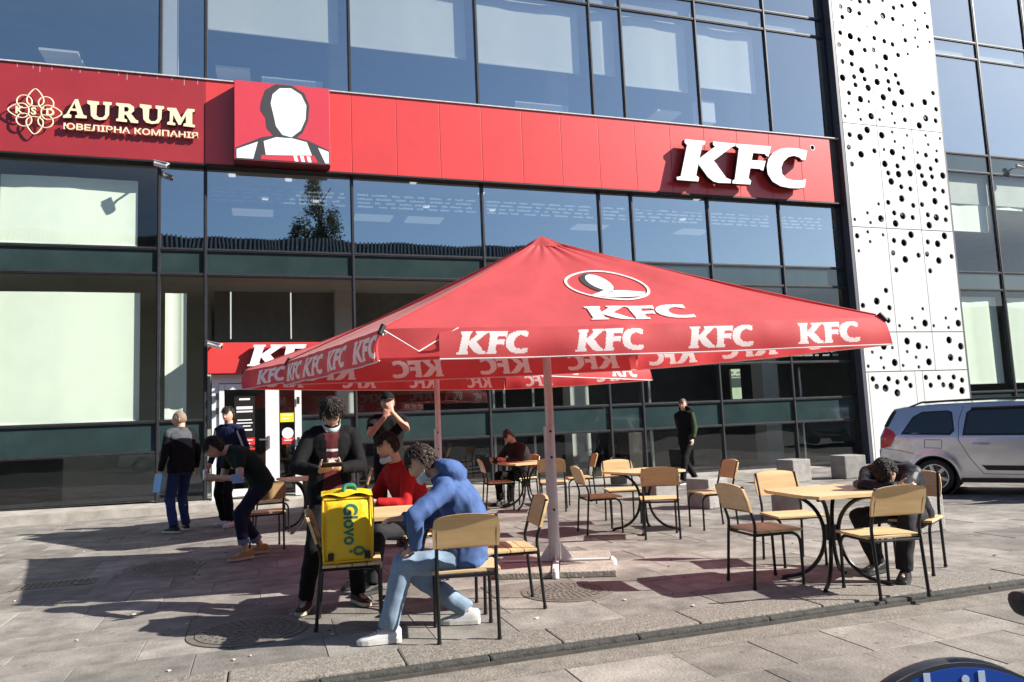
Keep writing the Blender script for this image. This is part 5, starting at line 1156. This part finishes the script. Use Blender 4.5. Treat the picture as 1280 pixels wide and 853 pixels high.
def make_car(label):
    t = thing('estate_car', label, 'car')
    nx, nz = 110, 20; X = [-2.175+4.395*i/nx for i in range(nx+1)]
    body = MB()
    for sd in (1, -1):
        def side(u, v):
            x = -2.175+4.395*u; zb = c_bot(x); zt = max(c_top(x), zb+.02); z = zb+(zt-zb)*v
            return (x, sd*c_y(x, z), z)
        body.grid(side, nx, nz)
    def roof(u, v):
        x = -2.175+4.395*u; zt = max(c_top(x), c_bot(x)+.02); y = c_y(x, zt); q = 2*v-1
        return (x, y*q, zt+.03*(1-q*q)*min(1, (zt-.6)/.4))
    body.grid(roof, nx, 14)
    def rear(u, v):
        z = .33+(.78-.33)*v; q = 2*u-1; y = c_y(-2.175, z)*q; return (-2.175-.045*(1-q*q)*(1-.3*abs(v-.4)), y, z)
    body.grid(rear, 14, 8)
    def front(u, v):
        z = .33+(.47-.33)*v; q = 2*u-1; return (2.22+.05*(1-q*q), c_y(2.22, z)*q, z)
    body.grid(front, 14, 4)
    bo = part('body', body, m_carp, t, True)
    part('floor_pan', MB().box((-2.0, -.72, .20), (2.0, .72, .30)).box((-.95, -.70, .3), (.9, .70, .52)), m_carin, t)
    for a in AX:
        for sd in (1, -1): part('wheel_arch_liner', MB().lathe([(.37, sd*.50), (.37, sd*.83), (.34, sd*.83), (.34, sd*.50)], 28, 'Y', (a, 0, .30)), m_carin, t)
    def patch(nm, poly, m, sd, off=.006, parent=None, n=.07):
        L2 = []
        for i in range(len(poly)):
            a, b = poly[i], poly[(i+1) % len(poly)]; k = max(1, int(math.dist(a, b)/n)); L2 += [(a[0]+(b[0]-a[0])*j/k, a[1]+(b[1]-a[1])*j/k) for j in range(k)]
        mb = MB(); mb.prism([L2], lambda x, z, d: (x, sd*(c_y(x, z)+d), z), off-.004, off); return part(nm, mb, m, parent or t)
    for sd in (1, -1):
        for nm, pl_ in (('quarter_window', [(-1.80, 1.04), (-1.04, 1.01), (-.97, 1.08), (-.99, 1.40), (-1.06, 1.43), (-1.45, 1.42), (-1.60, 1.34)]),
                        ('rear_window', [(-.86, 1.00), (.16, .98), (.16, 1.43), (-.70, 1.44), (-.78, 1.38)]), ('front_window', [(.26, .98), (1.02, .99), (.62, 1.36), (.50, 1.42), (.26, 1.43)])):
            o = patch(nm, pl_, m_carin, sd, .004)
            cx = sum(p[0] for p in pl_)/len(pl_); cz = sum(p[1] for p in pl_)/len(pl_)
            patch('glass', [(cx+(p[0]-cx)*.92, cz+(p[1]-cz)*.86) for p in pl_], mat('tinted_car_glass', (.012, .016, .016), .04, spec=.8, coat=1.0), sd, .007, o)
        patch('tail_lamp', [(-2.14, .80), (-1.99, .82), (-1.88, 1.02), (-1.92, 1.10), (-2.04, 1.17), (-2.10, 1.0)], m_tail, sd, .012)
        patch('tailgate_edge', [(-2.07, 1.18), (-1.975, 1.37), (-1.925, 1.445), (-1.86, 1.45), (-2.0, 1.18)], m_trim, sd, .008)
        patch('side_moulding', [(-.55, .42), (.95, .40), (.95, .48), (-.62, .50)], m_trim, sd, .012)
        patch('sill', [(-.96, .215), (.95, .215), (.95, .29), (-.93, .29)], m_trim, sd, .007)
        def seam(pts): return MB().tube([(x, sd*(c_y(x, z)+.0015), z) for x, z in pts], .0045, 5)
        def dens(pts): return [(a[0]+(b[0]-a[0])*j/6, a[1]+(b[1]-a[1])*j/6) for a, b in zip(pts, pts[1:]) for j in range(6)]+[pts[-1]]
        part('door_seam', seam(dens([(-.82, 1.49), (-.90, 1.25), (-.92, .92), (-.78, .62), (-.60, .36), (.2, .34), (.2, .95), (.2, 1.47)])), m_trim, t)
        part('bumper_seam', seam(dens([(-2.1, .80), (-1.85, .76), (-1.62, .70)])), m_trim, t)
        part('fuel_flap_seam', seam(dens([(-1.44, .80), (-1.18, .79), (-1.17, .93), (-1.43, .94), (-1.44, .80)])), m_trim, t)
        h = MB(); h.tube([(-.72, sd*(c_y(-.7, .86)+.006), .86), (-.64, sd*(c_y(-.6, .86)+.03), .862), (-.54, sd*(c_y(-.55, .86)+.03), .86), (-.48, sd*(c_y(-.5, .86)+.006), .858)], .016, 8); part('door_handle', h, m_carp, t, True)
        rr = MB(); rr.tube([(-1.68, sd*.56, 1.50), (-1.45, sd*.565, 1.585), (-.4, sd*.57, 1.605), (.2, sd*.57, 1.59), (.45, sd*.56, 1.50)], [.012, .018, .018, .018, .012], 8); part('roof_rail', rr, m_trim, t, True)
        wd = MB(); wd.tube([(-.70, sd*(c_y(-.6, 1.45)+.018), 1.452), (.18, sd*(c_y(0, 1.45)+.018), 1.448)], .02, 6); part('wind_deflector', wd, m_trim, t, True)
        part('mirror', MB().cbox((.80, sd*.90-.09, 1.0), (.90, sd*.90+.09, 1.13), .02), m_trim, t)
        for a in AX:
            w_ = thing_part = bpy.data.objects.new('wheel', None); C.objects.link(w_); w_.parent = t; PM[w_] = PM[t]
            y0, y1 = sd*.63, sd*.825
            ty = MB(); ty.lathe([(.19, y0), (.285, y0), (.305, y0+(y1-y0)*.2), (.305, y0+(y1-y0)*.8), (.285, y1), (.215, y1+sd*.004), (.205, y1-sd*.03)], 36, 'Y', (a, 0, .305)); part('tyre', ty, m_rub, w_, True)
            ri = MB(); ri.lathe([(.218, y1-sd*.03), (.218, y1+sd*.002), (.198, y1+sd*.002), (.19, y1-sd*.07)], 36, 'Y', (a, 0, .305)); ri.lathe([(.055, y1-sd*.05), (.055, y1-sd*.004), (.03, y1)], 16, 'Y', (a, 0, .305))
            for k in range(6):
                M = Matrix.Translation((a, 0, .305)) @ Matrix.Rotation(k*math.pi/3+.3, 4, 'Y'); ri.cbox((.03, min(y1-sd*.05, y1-sd*.006), -.030), (.205, max(y1-sd*.05, y1-sd*.006), .030), .006, M)
            part('rim', ri, m_alloy, w_, True)
            bk = MB(); bk.lathe([(.20, y0+sd*.02), (.20, y1-sd*.09)], 24, 'Y', (a, 0, .305)); part('brake_disc', bk, m_carin, w_)
    # rear screen, tailgate plate, windscreen
    rs = MB()
    def rsf(u, v):
        x = -2.06+.15*v; zt = c_top(x); q = (2*u-1)*.80; return (x-.012, c_y(x, zt)*q, zt+.03*(1-q*q)+.006)
    rs.grid(rsf, 10, 6); part('rear_screen', rs, MATS['tinted_car_glass'], t, True)
    ws = MB()
    def wsf(u, v):
        x = .52+.62*v; zt = c_top(x); q = (2*u-1)*.88; return (x+.006, c_y(x, zt)*q, zt+.03*(1-q*q)+.008)
    ws.grid(wsf, 10, 8); part('windscreen', ws, MATS['tinted_car_glass'], t, True)
    part('number_plate', MB().box((-2.228, -.26, .56), (-2.222, .26, .67)), m_white, t)
    hl = MB()
    for sd in (1, -1): hl.cbox((2.02, sd*.62-.14, .64), (2.17, sd*.62+.10, .80), .03)
    part('headlamps', hl, mat('headlamp_lens', (.6, .62, .65), .08, spec=.8), t, True)
    return t
car = make_car('silver estate car parked beside the white pier, rear wheel towards us')
cs = .91; th = math.atan2(-.80, .60); pw = Vector((10.02, 9.44)); lw = Vector((AX[0]*cs, -.80*cs))
cb = Vector((pw.x-(lw.x*math.cos(th)-lw.y*math.sin(th)), pw.y-(lw.x*math.sin(th)+lw.y*math.cos(th))))
# the front passenger door stands open: leaf hinged near the front pillar
dm = MB()
def leaf_pt(u, v): return Vector((-.80*u, -.03*math.sin(math.pi*v), .36+.60*v))
dm.grid(leaf_pt, 8, 8); dm.v = [tuple(Matrix.Translation((1.0, -.87, 0)) @ Matrix.Rotation(R(58), 4, 'Z') @ Vector(v)) for v in dm.v]
do = part('open_door', dm, m_carp, car, True)
wf = MB(); MT = Matrix.Translation((1.0, -.87, 0)) @ Matrix.Rotation(R(58), 4, 'Z'); wf.tube([MT @ Vector(p) for p in ((-.80, 0, .96), (-.78, .12, 1.42), (-.50, .12, 1.42), (0, .0, .98))], .022, 6); part('window_frame', wf, m_carp, do, True)
dl = MB(); dl.grid(lambda u, v: MT @ Vector((-.80*u, .06, .36+.60*v)), 4, 4); part('door_lining', dl, m_carin, do)
op = MB(); op.prism([[(.22, .30), (1.0, .32), (1.02, .97), (.62, 1.36), (.50, 1.44), (.22, 1.45)]], lambda x, z, d: (x, -(c_y(x, z)+d), z), .004, .009); part('door_opening', op, m_carin, car)
seat = MB(); seat.cbox((.30, -.75, .40), (.78, -.30, .62), .05); seat.cbox((.22, -.75, .6), (.40, -.30, 1.18), .05); 
place(car, (cb.x, cb.y, .004), th); car.scale = (cs, cs, cs)
for loc, rz, lb in (((23.5, 5.2, 0), R(95), 'pale estate car across the forecourt, seen mirrored in the right panes'), ((3.0, -9.0, -.1), R(4), 'estate car on the street behind the viewer, seen mirrored in the lower panes'), ((-4.2, -8.6, -.1), R(182), 'estate car on the street at the left, seen mirrored in the lower panes')):
    c2 = copy_tree(car); place(c2, loc, rz); tag(c2, lb, 'car', 'parked estate cars')
car['group'] = 'parked estate cars'

# ---------------------------------------------------------------- yellow delivery bag on its chair
m_yel = mat('yellow_bag_nylon', (0.80, 0.52, 0.015), 0.5, var=.08, scale=9, bump=.6, bscale=9); m_teal = mat('teal_print', (.0, .16, .12), .5); m_strap = mat('black_webbing', (.012, .012, .012), .7)
bg_ = thing('delivery_bag', 'yellow cube delivery bag with green lettering standing on a chair', 'bag', (.585, 5.80, .455), R(-4))
bm = bmesh.new(); bmesh.ops.create_cube(bm, size=1); bmesh.ops.subdivide_edges(bm, edges=bm.edges[:], cuts=7, use_grid_fill=True)
for v in bm.verts:
    x, y, z = v.co*2
    bul = .012*(1-z*z); r_ = .93 if max(abs(x)+abs(y), abs(y)+abs(z), abs(x)+abs(z)) > 1.98 else 1
    v.co = Vector((x*.172*r_+math.copysign(bul*(1-y*y), x)*(abs(x) > .99), y*.17*r_+math.copysign(.018*(1-z*z)*(1-x*x), y)*(abs(y) > .99), (z*.5+.5)*.47*1+ .006*math.sin(x*6+y*5)))
mb = MB(); mb.bm(bm); part('shell', mb, m_yel, bg_, 'all')
pp = MB()
for z in (.015, .455):
    pp.tube([(-.164, -.168, z), (.164, -.168, z), (.168, .165, z), (-.168, .165, z), (-.164, -.168, z)], .007, 6)
for x in (-.168, .168): pp.tube([(x, -.168, .02), (x*1.05, -.172, .23), (x, -.168, .45)], .007, 6)
part('piping', pp, m_yel, bg_, True)
sd = MB()
for y in (-.10, -.02, .07): sd.box((.177, y, .03), (.192, y+.035, .44))
part('side_straps', sd, m_strap, bg_); part('side_panel', MB().box((.172, -.14, .03), (.184, .15, .44)), mat('grey_bag_panel', (.10, .09, .07), .7), bg_)
vs, fs = text_mesh('Glovo', .150, .001, .004, 1.0); wd = max(v.x for v in vs); kx = .29/wd
tx = MB(); tx.add([(v.y*.92-.025, -.1715-.018*(1-((.42-v.x*kx)/.235-1)**2)*(1-((v.y*.92-.025)/.172)**2)+v.z, .42-v.x*kx) for v in vs], fs); part('lettering', tx, m_teal, bg_)
pn = MB()
path = [Vector((.075+.032*math.cos(a), -.186, .085+.026*math.sin(a))) for a in [R(20+16*i) for i in range(21)]]+[Vector((.128, -.183, .083))]; pn.tube(path+[path[0]], .008, 6); pn.tube([(.018, -.186, .085), (.018, -.190, .085)], .011, 10); part('pin_mark', pn, m_teal, bg_, True)
for x in (-.12, .135): part('buckle', MB().cbox((x-.020, -.190, .03), (x+.020, -.172, .08), .004), m_strap, bg_)
fl = MB(); fl.grid(lambda u, v: ((u-.5)*.36, -.185+.37*v, .480+.03*math.sin(math.pi*u)*math.sin(math.pi*v)+.012*math.sin(u*11+v*7)), 12, 8); part('lid', fl, m_yel, bg_, 'all')
hd = MB(); hd.tube(arc([(-.02, -.10, .48), (-.02, -.08, .54), (.06, -.06, .54), (.06, -.04, .48)], .03), .016, 8); part('carry_handle', hd, mat('green_webbing', (.0, .14, .09), .7), bg_, True)

# ---------------------------------------------------------------- hire bicycle at the lower right corner
m_bikeg = mat('bike_dark_grey', (.05, .052, .06), .4, .2); m_bikeb = mat('bike_blue_panel', (.012, .075, .42), .35, coat=.3)
bk = thing('hire_bicycle', 'hire bicycle with blue wheel guard reading bike at the lower right corner', 'bicycle', (1.89, 1.79, -.052), math.atan2(-.31, .95))
def ringp(r, a0, a1, n, cx=0, cz=.35, y=0): return [Vector((cx+r*math.cos(R(a0+(a1-a0)*i/n)), y, cz+r*math.sin(R(a0+(a1-a0)*i/n)))) for i in range(n+1)]
for cx in (0, 1.08):
    w_ = bpy.data.objects.new('wheel', None); C.objects.link(w_); w_.parent = bk; PM[w_] = PM[bk]
    part('tyre', MB().tube(ringp(.325, 0, 360, 48, cx), .022, 8), m_rub, w_, True); part('rim', MB().tube(ringp(.295, 0, 360, 48, cx), .012, 6), m_steel, w_, True)
    sp = MB()
    for k in range(18): a = R(k*20); sp.tube([(cx+.03*math.cos(a), .02*(-1)**k, .35+.03*math.sin(a)), (cx+.29*math.cos(a), 0, .35+.29*math.sin(a))], .0015, 4)
    part('spokes', sp, m_steel, w_); part('hub', MB().lathe([(.03, -.05), (.03, .05)], 14, 'Y', (cx, 0, .35)), m_steel, w_, True)
fd = MB(); n = 30
fd.grid(lambda u, v: (.365*math.cos(R(188-176*u)), -.025+.05*v, .35+(.365+.008*math.sin(math.pi*v))*math.sin(R(188-176*u))), n, 6); part('mudguard', fd, m_bikeg, bk, True)
sg = MB(); sg.prism([[(.372*math.cos(R(5+170*i/30)), .35+.372*math.sin(R(5+170*i/30))) for i in range(31)]], lambda x, z, d: (x, d, z), -.045, -.040); sk = part('skirt_guard', sg, m_bikeg, bk)
sg = MB(); sg.prism([[(.360*math.cos(R(6+168*i/30))+.004, .345+.364*math.sin(R(8+164*i/30))) for i in range(31)]], lambda x, z, d: (x, d, z), -.0485, -.0455); part('blue_panel', sg, m_bikeb, sk)
vs, fs = text_mesh('bike', .215, .0006, 0.0, 1.0); x0 = (max(v.x for v in vs))/2; tx = MB(); tx.add([(v.x-x0+.055, -.0500+v.z, .552+v.y) for v in vs], fs); part('lettering', tx, mat('pale_blue_print', (.55, .66, .85), .5), sk)
tl = MB(); tl.cbox((-.40, -.05, .44), (-.30, .05, .53), .015); tlo = part('lamp_housing', tl, m_bikeg, bk); part('tail_lamp', MB().cbox((-.385, -.052, .515), (-.345, .03, .548), .006), m_tail, tlo); part('reflector', MB().cbox((-.342, -.052, .513), (-.30, .03, .545), .006), m_white, tlo)
fr = MB(); fr.tube([(0, .06, .35), (.42, .03, .30)], .014, 8); fr.tube([(0, .06, .35), (.30, .03, .62)], .012, 8); fr.tube([(.42, 0, .30), (.27, 0, .80)], .022, 8); fr.tube([(.42, 0, .30), (.70, 0, .36), (.92, 0, .80)], .03, 8); fr.tube([(.90, 0, .85), (1.08, 0, .35)], .018, 8); part('frame', fr, m_bikeg, bk, True)
sa = MB(); loft(sa, [(Vector((0.21, 0, 0.855)), Vector((0, .03, 0)), Vector((0, 0, .02))), (Vector((0.23, 0, 0.860)), Vector((0, .075, 0)), Vector((0, 0, .035))), (Vector((0.32, 0, 0.860)), Vector((0, .08, 0)), Vector((0, 0, .035))), (Vector((0.41, 0, 0.860)), Vector((0, .04, 0)), Vector((0, 0, .028))), (Vector((0.49, 0, 0.860)), Vector((0, .02, 0)), Vector((0, 0, .018)))], 14); part('saddle', sa, m_black, bk, True)
hb = MB(); hb.tube(arc([(.80, -.28, 1.02), (.92, -.20, 1.05), (.90, 0, 1.0), (.92, .20, 1.05), (.80, .28, 1.02)], .06), .012, 8); hb.tube([(.90, 0, .84), (.89, 0, 1.0)], .016, 8); part('handlebar', hb, m_steel, bk, True)
for y in (-.25, .25): part('grip', MB().tube([(.86, y*.98, 1.035), (.76, y*1.12, 1.01)], .018, 8), m_black, bk, True)

# ---------------------------------------------------------------- tall tree behind the street building, seen mirrored in the second-floor glass
tt = thing('poplar_tree', 'tall dark poplar mirrored in the second floor glass', 'tree', (4.6, -34, -.1))
tk = MB(); tk.tube([(4.6, -34, -.1), (4.65, -34, 8), (4.5, -34.1, 17), (4.6, -34, 22)], [.4, .3, .16, .04], 9)
for k in range(14): a = k*2.4; z = 10+k*.8; tk.tube([(4.6, -34, z), (4.6+1.2*math.cos(a), -34+1.2*math.sin(a), z+2.0)], [.08, .02], 5)
part('trunk', tk, mat('dark_bark', (.05, .04, .03), .9, var=.4), tt, True, world=True)
lf_ = MB(); rng = random.Random(11)
def leaf(c, s_):
    n1 = Vector((rng.gauss(0, 1), rng.gauss(0, 1), rng.gauss(0, 1))).normalized(); n2 = n1.cross(Vector((rng.gauss(0, 1), rng.gauss(0, 1), rng.gauss(0, 1)))).normalized()
    lf_.add([c-n1*s_, c+n2*s_*.5, c+n1*s_, c-n2*s_*.5], [(0, 1, 2, 3)])
for (cx, cy, z0, z1, r_) in ((4.3, -34, 12, 23.5, 1.0), (3.2, -34.5, 11, 19.6, 1.3), (5.6, -33.8, 11, 20.2, 1.4), (4.5, -34, 11, 18.5, 2.0)):
    for k in range(60):
        u = rng.random(); zz = z0+(z1-z0)*u; rad = r_*(math.sin(math.pi*min(.98, .12+.86*u))**.7); a = rng.uniform(0, 6.28); q = Vector((cx+rad*rng.random()**.5*math.cos(a), cy+rad*rng.random()**.5*math.sin(a), zz))
        for j in range(80): leaf(q+Vector((rng.gauss(0, .24), rng.gauss(0, .24), rng.gauss(0, .33))), rng.uniform(.08, .15))
part('crown', lf_, mat('poplar_leaves', (.045, .075, .025), .7, var=.4, scale=2, transl=.25), tt, world=True)
